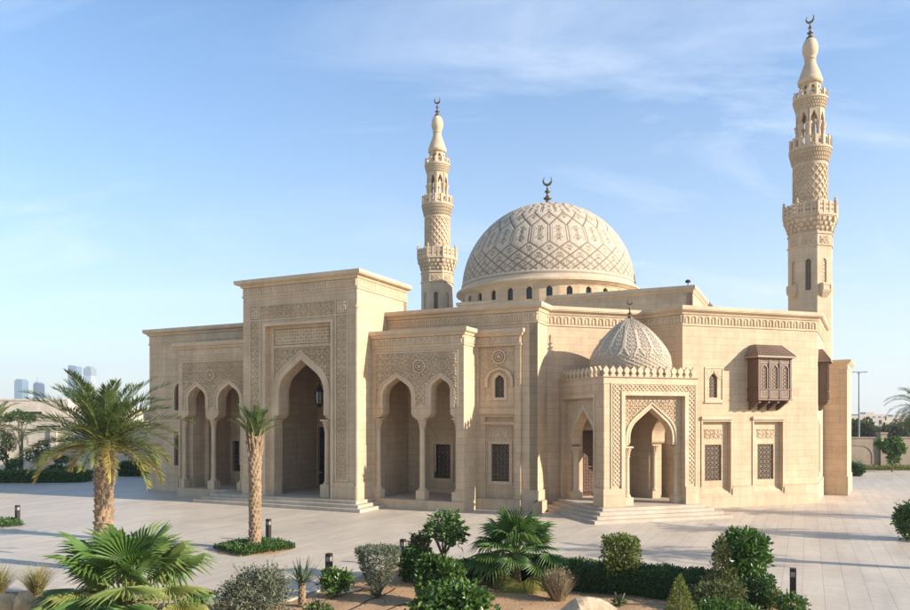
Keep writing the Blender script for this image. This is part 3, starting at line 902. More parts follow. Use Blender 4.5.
# ------------------------------------------------------------------ portal
PZ, PH_ = 13.9, 1.05
ru0, ru1 = FA.U(265.8), FA.U(331.3); rz1 = FA.Z(331.3, 321.9)
RV = .45
bm = bmesh.new()
plate(bm, [(uPL, ZF-.5), (ru0, ZF-.5), (ru0, rz1), (ru1, rz1), (ru1, ZF-.5), (0, ZF-.5), (0, PZ-.9), (uPL, PZ-.9)], 0, RV)
wallseg(bm, (-.003, RV+.002), (-.003, DP), .5, 0, PZ-.9)
wallseg(bm, (uPL+.003, DP), (uPL+.003, RV+.002), .5, 0, PZ-.9)
wallseg(bm, (-.003, DP), (uPL+.003, DP), .4, 10.8, PZ-.9)
quadprism(bm, [(uPL+.4, .3), (-.4, .3), (-.4, DP-.3), (uPL+.4, DP-.3)], PZ-1.0, PZ-.8)
portal = obj('portal', bm, M_WALL, mosque, W1)
# recessed face with the great arch
pc = FA.hit(300.5, 359, RV); uo0, uo1 = FA.U(279.2, RV), FA.U(323.8, RV)
puc = (uo0+uo1)/2; pw = uo1-uo0; pza = FA.Z(301, 359.5, RV); pzc = FA.Z(274, 419.5, RV); pzs = FA.Z(279, 393, RV)
pw2 = FA.U(328.2, RV) - FA.U(273.8, RV)
o_ = corbel_open(puc, pw, pw2+.25, ZF, pzc, pzs, pza, 18)
bm = bmesh.new()
plate(bm, arcade_outline(ru0-.1, ru1+.1, ZF, rz1+.1, [dict(pts=o_)]), RV+.002, RV+.95)
obj('arch_wall', bm, M_WALL, portal, W1)
bm = bmesh.new(); archivolt(bm, puc, pw+.02, pzs, pza+.01, pzc+.25, .38, RV-.05, RV+.01, 20)
archivolt(bm, puc, pw+.78, pzs, pzs+(pza-pzs)*(pw+.76)/pw, pzc+.25, .10, RV-.12, RV+.01, 20)
obj('arch_moulding', bm, M_PLAIN, portal, W1)
mk = arch_mask(puc-ru0, pw+.88, pzs, pzs+(pza-pzs)*(pw+.88)/pw)
zb_ = FA.Z(300, 346, RV)
relief('carved_panel', (ru0+.38, RV), (ru1-.38, RV), pzs-.3, zb_-.08, .10, lambda s, z: pat_arab(s, z, .40), M_CARVE, portal, W1, mask=arch_mask(puc-ru0-.38, pw+.88, pzs, pzs+(pza-pzs)*(pw+.88)/pw))
relief('carved_panel', (ru0+.38, RV), (ru1-.38, RV), zb_+.10, rz1-.18, .09, lambda s, z: pat_star(s, z, .40), M_CARVE, portal, W1)
bm = bmesh.new()
plate(bm, rect(ru0, ru0+.34, ZF, rz1), RV-.10, RV+.001); plate(bm, rect(ru1-.34, ru1, ZF, rz1), RV-.10, RV+.001)
plate(bm, rect(ru0+.345, ru1-.345, zb_-.07, zb_+.09), RV-.08, RV+.001); plate(bm, rect(ru0+.345, ru1-.345, rz1-.17, rz1), RV-.08, RV+.001)
obj('frame', bm, M_PLAIN, portal, W1)
# carved strips, frames, top panel on the outer face
sl0, sl1 = FA.U(250.6), FA.U(260.0); sr0, sr1 = FA.U(336.2), FA.U(347.3)
zt0, zt1 = FA.Z(262, 320.0), FA.Z(262, 306.5)
for a, b in ((sl0, sl1), (sr0, sr1)):
    relief('carved_strip', (a+.05, 0), (b-.05, 0), 1.75, zt0-.08, .085, lambda s, z: pat_arab(s, z, .36), M_CARVE, portal, W1)
    relief('carved_strip', (a+.05, 0), (b-.05, 0), zt0+.05, zt1, .08, lambda s, z: pat_star(s, z, .40), M_CARVE, portal, W1)
relief('carved_panel', (sl1+.12, 0), (sr0-.12, 0), zt0+.05, zt1, .09, lambda s, z: pat_arab(s, z, .36), M_CARVE, portal, W1)
bm = bmesh.new()
for a, b in ((sl0, sl1), (sr0, sr1)):
    plate(bm, rect(a-.06, a+.03, 1.6, zt1+.06), -.055, .001); plate(bm, rect(b-.03, b+.06, 1.6, zt1+.06), -.055, .001)
    for z in (1.6, zt0-.07, zt1+.0): plate(bm, rect(a+.032, b-.032, z, z+.09), -.05, .001)
plate(bm, rect(sl1+.062, sr0-.062, zt0-.07, zt0+.02), -.05, .001); plate(bm, rect(sl1+.062, sr0-.062, zt1, zt1+.08), -.05, .001)
frame_rect(bm, ru0, ru1, ZF, rz1, .16, -.09, .001, bottom=False)
obj('moulding', bm, M_PLAIN, portal, W1)
# corner colonnette and plinth
bm = bmesh.new(); lathe(bm, [(.16, .5), (.16, 1.3), (.12, 1.4), (.12, FA.Z(357, 309)), (.17, FA.Z(357, 307)), (.12, FA.Z(357, 305)), (.01, FA.Z(357, 303))], 12, (.0, .0))
obj('corner_shaft', bm, M_PLAIN, portal, W1)
bm = bmesh.new()
plate(bm, rect(uPL-.05, ru0-.17, 0, 1.55), -.06, .001); obj('plinth', bm, M_PLINTH, portal, W1)
bm = bmesh.new(); plate(bm, rect(ru1+.17, -.13, 0, 1.55), -.06, .001); obj('plinth', bm, M_PLINTH, portal, W1)
bm = bmesh.new(); wallseg(bm, (.06, .15), (.06, AV), .063, 0, 1.55)
obj('plinth', bm, M_PLINTH, portal, W1)
add_cornice(portal, W1, [(uPL, DP), (uPL, 0), (0, 0), (0, DP)], PZ, PH_, .42, 'tongue', .06, .40, bandsegs=[1, 2])
for px in (274.4, 327.6):
    add_column(portal, W1, FA.U(px, RV+.42), RV+.42, ZF, pzc, .185, .75, .6)
# vestibule
vb = 6.8
bm = bmesh.new()
dn0, dn1, dnt = FA.U(318.6, vb), FA.U(331, vb), FA.Z(322, 427, vb)
plate(bm, rect(uPL+.5, -.5, ZF, 10.6), vb, vb+.3, [rect(dn0, dn1, ZF+.02, dnt)])
wallseg(bm, (-.9, RV+.97), (-.9, vb-.002), -.3, ZF, 10.6)
wallseg(bm, (uPL+.75, RV+.97), (uPL+.75, vb-.002), .3, ZF, 10.6)
quadprism(bm, [(uPL+.5, RV+.96), (-.5, RV+.96), (-.5, vb+.25), (uPL+.5, vb+.25)], 10.0, 10.3)
obj('vestibule_wall', bm, M_WALL, portal, W1)
bm = bmesh.new(); plate(bm, rect(dn0, dn1, ZF+.02, dnt), vb+.16, vb+.24)
for i in range(2):
    for j in range(4):
        a = dn0+.12+i*(dn1-dn0)/2; b = a+(dn1-dn0)/2-.24; z = ZF+.25+j*(dnt-ZF)/4.1
        plate(bm, rect(a, b, z, z+(dnt-ZF)/4.1-.25), vb+.12, vb+.162)
obj('door', bm, M_DARKDOOR, portal, W1)
bm = bmesh.new(); frame_rect(bm, dn0, dn1, ZF+.02, dnt, .28, vb-.08, vb+.001, bottom=False)
nu = FA.U(291, vb); archivolt(bm, nu, 1.5, 4.4, 5.4, ZF+.9, .12, vb-.06, vb+.001)
plate(bm, rect(uPL+1.1, dn0-.3, ZF+.9, ZF+1.0), vb-.05, vb+.001)
obj('door_surround', bm, M_PLAIN, portal, W1)

# ------------------------------------------------------------------ arcades either side of the portal
def arcade(u0, u1, archpx, colpx, side, roundpx, windowpx):
    """archpx: (left edge, right edge, apex x, apex y) of every opening; colpx: column centres"""
    zc = FA.Z(422, 418, AV); ztop = 10.45
    opens = []
    for k, (l, r, ax, ay) in enumerate(archpx):
        a, b = FA.U(l, AV), FA.U(r, AV); za = FA.Z(ax, ay, AV)
        zs = za - 1.13*(b-a)/2
        opens.append((a, b, (a+b)/2, b-a, za, zs))
    cols = [FA.U(c, AV+.35) for c in colpx]
    pts = []
    for k, (a, b, c, w_, za, zs) in enumerate(opens):
        l = corbel_open(c, w_, w_+.02, ZF, zc, zs, za, 12)
        n = len(l)
        # widen the feet to the column axes
        cl, cr = cols[k], cols[k+1]
        f0 = ZF if k == 0 else zc; f1 = ZF if k == len(opens)-1 else zc
        el = cl - .05 if k == 0 else cl+.02; er = cr + .05 if k == len(opens)-1 else cr-.02
        arch = arc_pts(c, w_, zs, za, 14)[::-1]
        def foot(e, x, zf):
            q = [(e, zf), (e, zc)] if zf < zc else [(e, zc)]
            return q + [(e+(x-e)*math.sin(t*PI/10), zc+.36*(1-math.cos(t*PI/10))) for t in range(1, 6)]
        lf = foot(el if k == 0 else cl+.3, a, f0); rf = foot(er if k == len(opens)-1 else cr-.3, b, f1)
        pts.append(dict(pts=lf+arch+rf[::-1]))
    out = [(u0, ZF)]
    for d in pts: out += d['pts']
    out += [(u1, ZF), (u1, ztop-.9), (u0, ztop-.9)]
    bm = bmesh.new(); plate(bm, out, AV, AV+.75)
    # return walls, back wall, ceiling
    sgn = 1 if side == 'r' else -1
    if side == 'r': wallseg(bm, (u1-.003, AV+.752), (u1-.003, MV+.02), .55, 0, ztop-.9)
    else: wallseg(bm, (u0+.003, MV+.02), (u0+.003, AV+.752), .55, 0, ztop-.9)
    quadprism(bm, [(u0+.1, AV+.1), (u1-.1, AV+.1), (u1-.1, MV+3.0), (u0+.1, MV+3.0)], ztop-1.1, ztop-.92)
    o = obj('arcade', bm, M_WALL, mosque, W1)
    # inner end wall and back wall
    bv = MV+2.6
    bm = bmesh.new()
    wa, wb_, wz0, wz1 = FA.U(windowpx[0], bv), FA.U(windowpx[1], bv), FA.Z(windowpx[0], windowpx[3], bv), FA.Z(windowpx[0], windowpx[2], bv)
    plate(bm, rect(u0+.02, u1-.02, ZF, ztop-1.0), bv, bv+.35, [rect(wa, wb_, wz0, wz1)])
    if side == 'r': wallseg(bm, (u1-.56, AV+.76), (u1-.56, bv-.002), -.3, ZF, ztop-1.0)
    else: wallseg(bm, (u0+.56, AV+.76), (u0+.56, bv-.002), .3, ZF, ztop-1.0)
    plate(bm, rect(u0+.6, wa-.35, 1.78, 1.88), bv-.04, bv+.001)
    obj('back_wall', bm, M_WALL, o, W1)
    bm = bmesh.new(); frame_rect(bm, wa, wb_, wz0, wz1, .22, bv-.07, bv+.001)
    archivolt(bm, (u0+wa)/2+.35, 1.3, 4.0, 4.9, 1.9, .10, bv-.05, bv+.001)
    obj('window_frame', bm, M_PLAIN, o, W1)
    bm = bmesh.new(); plate(bm, rect(wa-.02, wb_+.02, wz0-.02, wz1+.02), bv+.26, bv+.3); obj('window', bm, M_GLASS, o, W1)
    bm = bmesh.new(); win_bars(bm, rect(wa, wb_, wz0, wz1), .2, .03, bv+.1, bv+.14); obj('grille', bm, M_GRILLE, o, W1)
    # plinth under the columns
    bm = bmesh.new(); plate(bm, rect(u0-.0, u1+.04, 0, ZF+.003), AV-.12, AV+.4); obj('plinth', bm, M_PLINTH, o, W1); bm = bmesh.new()
    if side == 'r': plate(bm, rect(cols[-1]+.30, u1+.04, ZF, 1.35), AV-.05, AV+.3); wallseg(bm, (u1+.05, AV-.05), (u1+.05, MV-.23), .06, 0, 1.35)
    else: plate(bm, rect(u0-.04, cols[0]-.30, ZF, 1.35), AV-.05, AV+.3)
    obj('plinth', bm, M_PLINTH, o, W1)
    # mouldings, carved spandrel
    bm = bmesh.new()
    for (a, b, c, w_, za, zs) in opens:
        archivolt(bm, c, w_+.01, zs, za+.01, zc+.62, .22, AV-.045, AV+.001)
        archivolt(bm, c, w_+.47, zs, zs+(za-zs)*(w_+.45)/w_, zc+.62, .07, AV-.10, AV+.001)
    obj('arch_moulding', bm, M_PLAIN, o, W1)
    q0, q1 = (u0+.32, u1-.42) if side == 'r' else (u0+.42, u1-.25)
    zp0, zp1 = zc+.75, ztop-1.33
    ms = [arch_mask(c-q0, w_+.58, zs, zs+(za-zs)*(w_+.58)/w_) for (a, b, c, w_, za, zs) in opens]
    def mask(s, z):
        r = ms[0](s, z)
        for f in ms[1:]: r = r & f(s, z)
        return r
    relief('carved_panel', (q0, AV), (q1, AV), zp0, zp1, .09, lambda s, z: pat_arab(s, z, .34), M_CARVE, o, W1, mask=mask)
    bm = bmesh.new(); frame_rect(bm, q0, q1, zp0-.1, zp1, .07, AV-.05, AV+.001, bottom=False); obj('moulding', bm, M_PLAIN, o, W1)
    ru = FA.U(roundpx[0], AV); rz = FA.Z(roundpx[0], roundpx[1], AV)
    roundel(o, W1, ru, rz, AV-.03, .40)
    for c in cols: add_column(o, W1, c, AV+.35, ZF, zc, .165, .55, .55)
    p = [(u0, AV), (u1, AV), (u1, MV+.05)] if side == 'r' else [(u0, MV+.05), (u0, AV), (u1, AV)]
    add_cornice(o, W1, p, ztop, 1.0, .30, 'tongue' if side == 'r' else 'slant', .06, .36 if side == 'r' else .40)
    return o
arcade(uAR0, uAR1, [(382.9, 411.3, 396.7, 377.9), (431.0, 450.2, 440.2, 378.0)], [378.2, 422.4, 458.4], 'r', (419.8, 366.4), (434.3, 450.8, 444, 478))
arcade(uAL0, uAL1, [(188.4, 205.6, 197.3, 386.3), (218.4, 239.6, 229.3, 384.2)], [184.2, 213.8, 243.2], 'l', (211, 375), (233.0, 243.6, 440.8, 470.8))

# ------------------------------------------------------------------ steps and platforms
sb = FA.loc(*ground(359.8, 512.9)[:2])                 # right front corner of the bottom step
sl_ = FA.loc(*ground(192.7, 502.3)[:2])
T = .36
bm = bmesh.new()
for k in range(3):
    off = k*T
    u1 = sb[0]-off; v0 = sb[1]+off
    quadprism(bm, [(sl_[0]+off, v0), (u1, v0), (u1, AV-.13), (sl_[0]+off, AV-.13)], 0 if k == 0 else k*ZF/3-.003, (k+1)*ZF/3)
quadprism(bm, [(uPL-.3, AV-.131), (.02, AV-.131), (.02, 7.1), (uPL-.3, 7.1)], 0, ZF-.004)
quadprism(bm, [(uAL0+.1, AV+.1), (uPL-.302, AV+.1), (uPL-.302, MV+2.9), (uAL0+.1, MV+2.9)], 0, ZF-.004)
quadprism(bm, [(.022, AV+.1), (uAR1-.1, AV+.1), (uAR1-.1, MV+2.9), (.022, MV+2.9)], 0, ZF-.004)
obj('stairs', bm, M_STEP, mosque, W1)

# porch
UR = FC.loc(*ground(704.6, 504.7, .65)[:2])[0]
PF = .65
PTZ = FC.Z(604, 376)                                     # foot of the crenellation
bm = bmesh.new()
for k in range(4):
    off = k*.34
    quadprism(bm, [(-1.36+off, -1.50+off), (UR+1.2-off, -1.50+off), (UR+1.2-off, VW-.07), (UR+.2, VW-.07), (UR+.2, VC-.01), (-1.36+off, VC-.45)], 0 if k == 0 else k*PF/4-.003, (k+1)*PF/4)
obj('stairs', bm, M_STEP, mosque, W2)
bm = bmesh.new(); quadprism(bm, [(-2.9, VC-2.6), (-1.38, VC-1.2), (-1.38, VC-.1), (kc[0]-.3, VC-.1)], 0, .66)
obj('plinth', bm, M_PLINTH, mosque, W2)

def porch_arch(l, r, c2w, za, zc, zs): pass
px_l, px_r = FC.U(632.8), FC.U(675.2); pou, pow_ = (px_l+px_r)/2, px_r-px_l
poza = FC.Z(653, 408); pozc = FC.Z(630, 446.7); pozs = FC.Z(633, 438)
cL, cR = FC.U(628.8, .3), FC.U(678.6, .3)
ZP = PTZ-.02
pro0, pro1 = FC.U(624.6), FC.U(684.2); proz = FC.Z(684, 396)     # recessed rectangle
bm = bmesh.new()
plate(bm, [(0, PF), (pro0, PF), (pro0, proz), (pro1, proz), (pro1, PF), (UR, PF), (UR, ZP), (0, ZP)], 0, .28)
o2 = corbel_open(pou, pow_, (cR-cL)+.35, PF, pozc, pozs, poza, 16)
plate(bm, arcade_outline(pro0-.15, pro1+.15, PF, proz+.15, [dict(pts=o2)]), .282, .85)
# right side wall with its arch on a column, back pier
side_u = UR-.85
t = bmesh.new()
sv = lambda px: None
so_ = corbel_open(2.15, 1.75, 2.35, PF, pozc, pozs, poza-.25, 14)
plate(t, [(0.852, PF)] + so_ + [(3.45, PF), (VC-.01, PF), (VC-.01, ZP), (.852, ZP)], -UR, -side_u)
t.transform(Matrix.Rotation(PI/2, 4, 'Z'))      # (u,v)->(-v,u)
me_ = bpy.data.meshes.new('tmp'); t.to_mesh(me_); bm.from_mesh(me_); bpy.data.meshes.remove(me_); t.free()
quadprism(bm, [(.1, .1), (UR-.1, .1), (UR-.1, VC-.02), (.1, VC-.02)], ZP-.45, ZP-.25)
porch = obj('porch', bm, M_WALL, mosque, W2)
# left side wall (faces the portal)
def leftface(name, build, mat):
    """build in (s along v, out) and turn so that the face looks to -u"""
    t = bmesh.new(); build(t)
    t.transform(Matrix(((0, 1, 0, 0), (-1, 0, 0, 0), (0, 0, 1, 0), (0, 0, 0, 1))))   # (x,y)->(y,-x): run x towards -v, y into +u
    return obj(name, t, mat, porch, W2)
# in this frame x = -v, so the wall runs x from -VC to 0 and y(inwards) = u
Lk = lambda px, u=0.0: -FC_side(px, u)
def FC_side(px, u=0.0):
    k = (px-CX)/FPX
    ox = FC.o[0]+FC.u[0]*u; oy = FC.o[1]+FC.u[1]*u
    return (k*oy-ox)/(FC.v[0]-k*FC.v[1])
def FC_sideZ(px, py, u=0.0):
    t_ = FC_side(px, u); Y = FC.o[1]+FC.u[1]*u+FC.v[1]*t_
    return CAM_H+(HY-py)*Y/FPX
x0f, x1f = Lk(563.0), Lk(594.0)           # recessed rectangle, in x=-v
lza = FC_sideZ(579, 409.5); lzc = FC_sideZ(570, 446.4); lzs = FC_sideZ(569, 440); lzr = FC_sideZ(594, 397.5)
lo0, lo1 = Lk(568.8), Lk(591.2)
lc, lw = (lo0+lo1)/2, lo1-lo0
def b_(t):
    plate(t, [(-VC+.01, PF), (x0f, PF), (x0f, lzr), (x1f, lzr), (x1f, PF), (-.285, PF), (-.285, ZP), (-VC+.01, ZP)], 0, .25)
    q = corbel_open(lc, lw, lw+.55, PF, lzc, lzs, lza, 14)
    plate(t, arcade_outline(x0f-.15, x1f+.15, PF, lzr+.15, [dict(pts=q)]), .252, .8)
leftface('side_wall', b_, M_WALL)
def b_(t):
    frame_rect(t, x0f, x1f, PF, lzr, .16, -.06, .001, bottom=False)
    archivolt(t, lc, lw+.01, lzs, lza+.01, lzc+.2, .26, .20, .253)
leftface('moulding', b_, M_PLAIN)
relief('carved_panel', (.25, -x0f-.1), (.25, -x1f+.1), lzs, lzr-.1, .05, lambda s, z: pat_arab(s, z, .34), M_CARVE, porch, W2,
       mask=arch_mask(-lc*-1*0+(-x0f-.1)-(-lc), lw+.55, lzs, lzs+(lza-lzs)*(lw+.55)/lw))
add_column(porch, W2, .52, -(lc-lw/2-.12), PF, lzc, .16, .4, .5)
add_column(porch, W2, .52, -(lc+lw/2+.12), PF, lzc, .16, .4, .5)
# front carved border, spandrel, mouldings
b0, b1 = FC.U(612.2), FC.U(620.4); b2, b3 = FC.U(687.0), FC.U(694.8)
bz1 = FC.Z(612, 384.0); bz0 = FC.Z(620, 392.3)
relief('carved_border', (b0, 0), (b1, 0), 1.75, bz1, .05, lambda s, z: pat_net(s, z, .24), M_CARVE, porch, W2, res=.035)
relief('carved_border', (b2, 0), (b3, 0), 1.75, bz1, .05, lambda s, z: pat_net(s, z, .24), M_CARVE, porch, W2, res=.035)
relief('carved_border', (b1+.01, 0), (b2-.01, 0), bz0, bz1, .05, lambda s, z: pat_net(s, z, .24), M_CARVE, porch, W2, res=.035)
relief('carved_panel', (pro0+.12, .28), (pro1-.12, .28), pozs, proz-.1, .05, lambda s, z: pat_flower(s, z, .26), M_CARVE, porch, W2, res=.035,
       mask=arch_mask(pou-pro0-.12, pow_+.62, pozs, pozs+(poza-pozs)*(pow_+.62)/pow_))
bm = bmesh.new()
plate(bm, rect(b0-.09, b0-.01, 1.6, bz1+.09), -.045, .001); plate(bm, rect(b3+.01, b3+.09, 1.6, bz1+.09), -.045, .001)
plate(bm, rect(b0-.005, b3+.005, bz1+.01, bz1+.09), -.045, .001)
frame_rect(bm, pro0, pro1, 1.6, proz, (pro0-b1)-.03, -.09, .001, bottom=False)
archivolt(bm, pou, pow_+.01, pozs, poza+.01, pozc+.2, .08, .24, .283, 18); archivolt(bm, pou, pow_+.38, pozs, pozs+(poza-pozs)*(pow_+.38)/pow_, pozc+.2, .09, .20, .283, 18)
obj('moulding', bm, M_PLAIN, porch, W2)
bm = bmesh.new(); archivolt(bm, pou, pow_+.17, pozs, pozs+(poza-pozs)*(pow_+.17)/pow_, pozc+.2, .10, .255, .283, 18); obj('arch_band', bm, M_CARVE, porch, W2)
bm = bmesh.new()
plate(bm, rect(pro1+.02, UR+.05, PF, 1.6), -.14, .001); obj('plinth', bm, M_PLINTH, porch, W2)
bm = bmesh.new(); plate(bm, rect(-.05, pro0-.02, PF, 1.6), -.14, .001)
wallseg(bm, (-.10, .86), (-.10, -.139), .10, PF, 1.6)
obj('plinth', bm, M_PLINTH, porch, W2)
add_column(porch, W2, cL, .52, PF, pozc, .15, .42, .5); add_column(porch, W2, cR, .52, PF, pozc, .15, .42, .5)
add_column(porch, W2, side_u+.30, 3.28, PF, pozc, .15, .42, .5)
# cornice and crenellation
bm = bmesh.new()
sweep(bm, [(0, VC-.01), (0, 0), (UR, 0), (UR, VC-.01)], [(-.02, -.38), (.03, -.38), (.03, -.33), (.01, -.31), (.01, -.10), (.10, -.04), (.12, 0), (-.4, 0)], PTZ)
obj('cornice', bm, M_PLAIN, porch, W2)
def merlon(bm, c, d, n, z):
    """stepped leaf-shaped merlon: outline in the wall plane, 12 cm thick"""
    o = [(-.15, 0), (.15, 0), (.15, .09), (.07, .14), (.13, .24), (.17, .33), (.12, .43), (.04, .50), (0, .58), (-.04, .50), (-.12, .43), (-.17, .33), (-.13, .24), (-.07, .14), (-.15, .09)]
    A = [[bm.verts.new((c[0]+d[0]*p[0]+n[0]*k, c[1]+d[1]*p[0]+n[1]*k, z+p[1])) for p in o] for k in (.06, -.06)]
    bm.faces.new(A[0]); bm.faces.new(A[1])
    for i in range(len(o)): bm.faces.new((A[0][i], A[0][(i+1) % len(o)], A[1][(i+1) % len(o)], A[1][i]))
def merlon_obj(c, d, n):
    bm = bmesh.new(); merlon(bm, c, d, n, PTZ+.002); obj('merlon', bm, M_PLAIN, porch, W2)
nm = 14
for k in range(nm): merlon_obj((.16+(UR-.32)*k/(nm-1), .10), (1, 0), (0, -1))
nl = 11
for k in range(1, nl): merlon_obj((.10, .16+(VC-.5)*k/(nl-1)), (0, 1), (-1, 0))
for k in range(1, 8): merlon_obj((UR-.10, .16+(VW-.4)*k/8), (0, 1), (1, 0))
# porch dome with petal ribs
pdu, pdv = UR/2+.12, 2.35
pw_ = FC.world(pdu, pdv); MPD = Matrix.Translation((*pw_, 0))
PDY = pw_[1]; PR_ = 40.5*PDY/FPX; pz0, pz1 = PTZ+.15, CAM_H+(HY-317.5)*PDY/FPX
NT, NS = 480, 140
S = np.linspace(0, 1, NS+1); t_ = np.linspace(0, 2*PI, NT, endpoint=False)
# pointed profile
key = np.array([(0, .965, 0), (.10, .995, .10), (.2, 1.0, .19), (.32, .965, .32), (.45, .87, .46), (.58, .725, .60), (.70, .56, .73), (.80, .40, .835), (.88, .25, .91), (.94, .13, .96), (.98, .055, .985), (1, .02, 1.0)])
rP = np.interp(S, key[:, 0], key[:, 1]); zP = np.interp(S, key[:, 0], key[:, 2])
kk = np.ones(9)/9
sm = lambda x: np.concatenate([x[:4], np.convolve(x, kk, 'valid'), x[-4:]])
rP, zP = sm(rP), sm(zP)
TH, SS = np.meshgrid(t_, S, indexing='ij')
n16 = 16; X = TH/(2*PI)*n16; dxx = np.abs(_fr(X)-.5)
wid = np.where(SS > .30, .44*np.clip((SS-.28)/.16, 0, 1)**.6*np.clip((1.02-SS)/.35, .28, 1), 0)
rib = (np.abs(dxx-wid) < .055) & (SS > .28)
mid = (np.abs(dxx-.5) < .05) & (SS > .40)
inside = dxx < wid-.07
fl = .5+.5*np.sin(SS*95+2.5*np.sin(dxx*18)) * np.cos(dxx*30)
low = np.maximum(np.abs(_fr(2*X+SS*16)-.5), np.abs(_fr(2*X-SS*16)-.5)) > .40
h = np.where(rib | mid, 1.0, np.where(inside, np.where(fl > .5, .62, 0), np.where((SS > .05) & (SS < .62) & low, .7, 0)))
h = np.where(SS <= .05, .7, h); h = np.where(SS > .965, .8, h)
RR = PR_*rP[None, :]*np.ones_like(TH) + .05*(h-.5); ZZ = pz0 + (pz1-pz0)*zP[None, :] + 0*TH
V = np.stack([RR*np.cos(TH), RR*np.sin(TH), ZZ], -1).reshape(-1, 3)
I, J = np.meshgrid(np.arange(NT), np.arange(NS), indexing='ij')
a_ = I*(NS+1)+J; c_ = ((I+1) % NT)*(NS+1)+J
F = np.stack([a_, c_, c_+1, a_+1], -1).reshape(-1, 4)
pdome = obj_np('dome', V, F, M_PDOME, porch, MPD, smooth=False, tint=(1-h).reshape(-1))
fb = finial_bm(pz1-.04, 1.0, .085, .17)
obj('finial', fb, M_BRONZE, porch, MPD, smooth=True)
bm = bmesh.new(); lathe(bm, [(PR_*.98, PTZ-.05), (PR_*.98, pz0+.02), (PR_*.9, pz0+.03)], 64, caps=False); obj('dome_drum', bm, M_PLAIN, porch, MPD)
# carved timber door under the porch
bm = bmesh.new(); plate(bm, rect(ud0, ud1, .65, zd1), VC+.2, VC+.3)
for i in range(2):
    for j in range(5):
        a = ud0+.12+i*1.25; z = .8+j*.76
        plate(bm, rect(a, a+1.0, z, z+.62), VC+.15, VC+.202)
dr = obj('door', bm, M_DOOR, mosque, W2)
relief('carved_leaf', (ud0+.1, VC+.15), (ud1-.1, VC+.15), .85, zd1-.15, .03, lambda s, z: pat_star(s, z, .36), M_DOOR, dr, W2, res=.04)
bm = bmesh.new(); frame_rect(bm, ud0, ud1, .65, zd1, .25, VC-.08, VC+.001, bottom=False); obj('door_frame', bm, M_PLAIN, dr, W2)

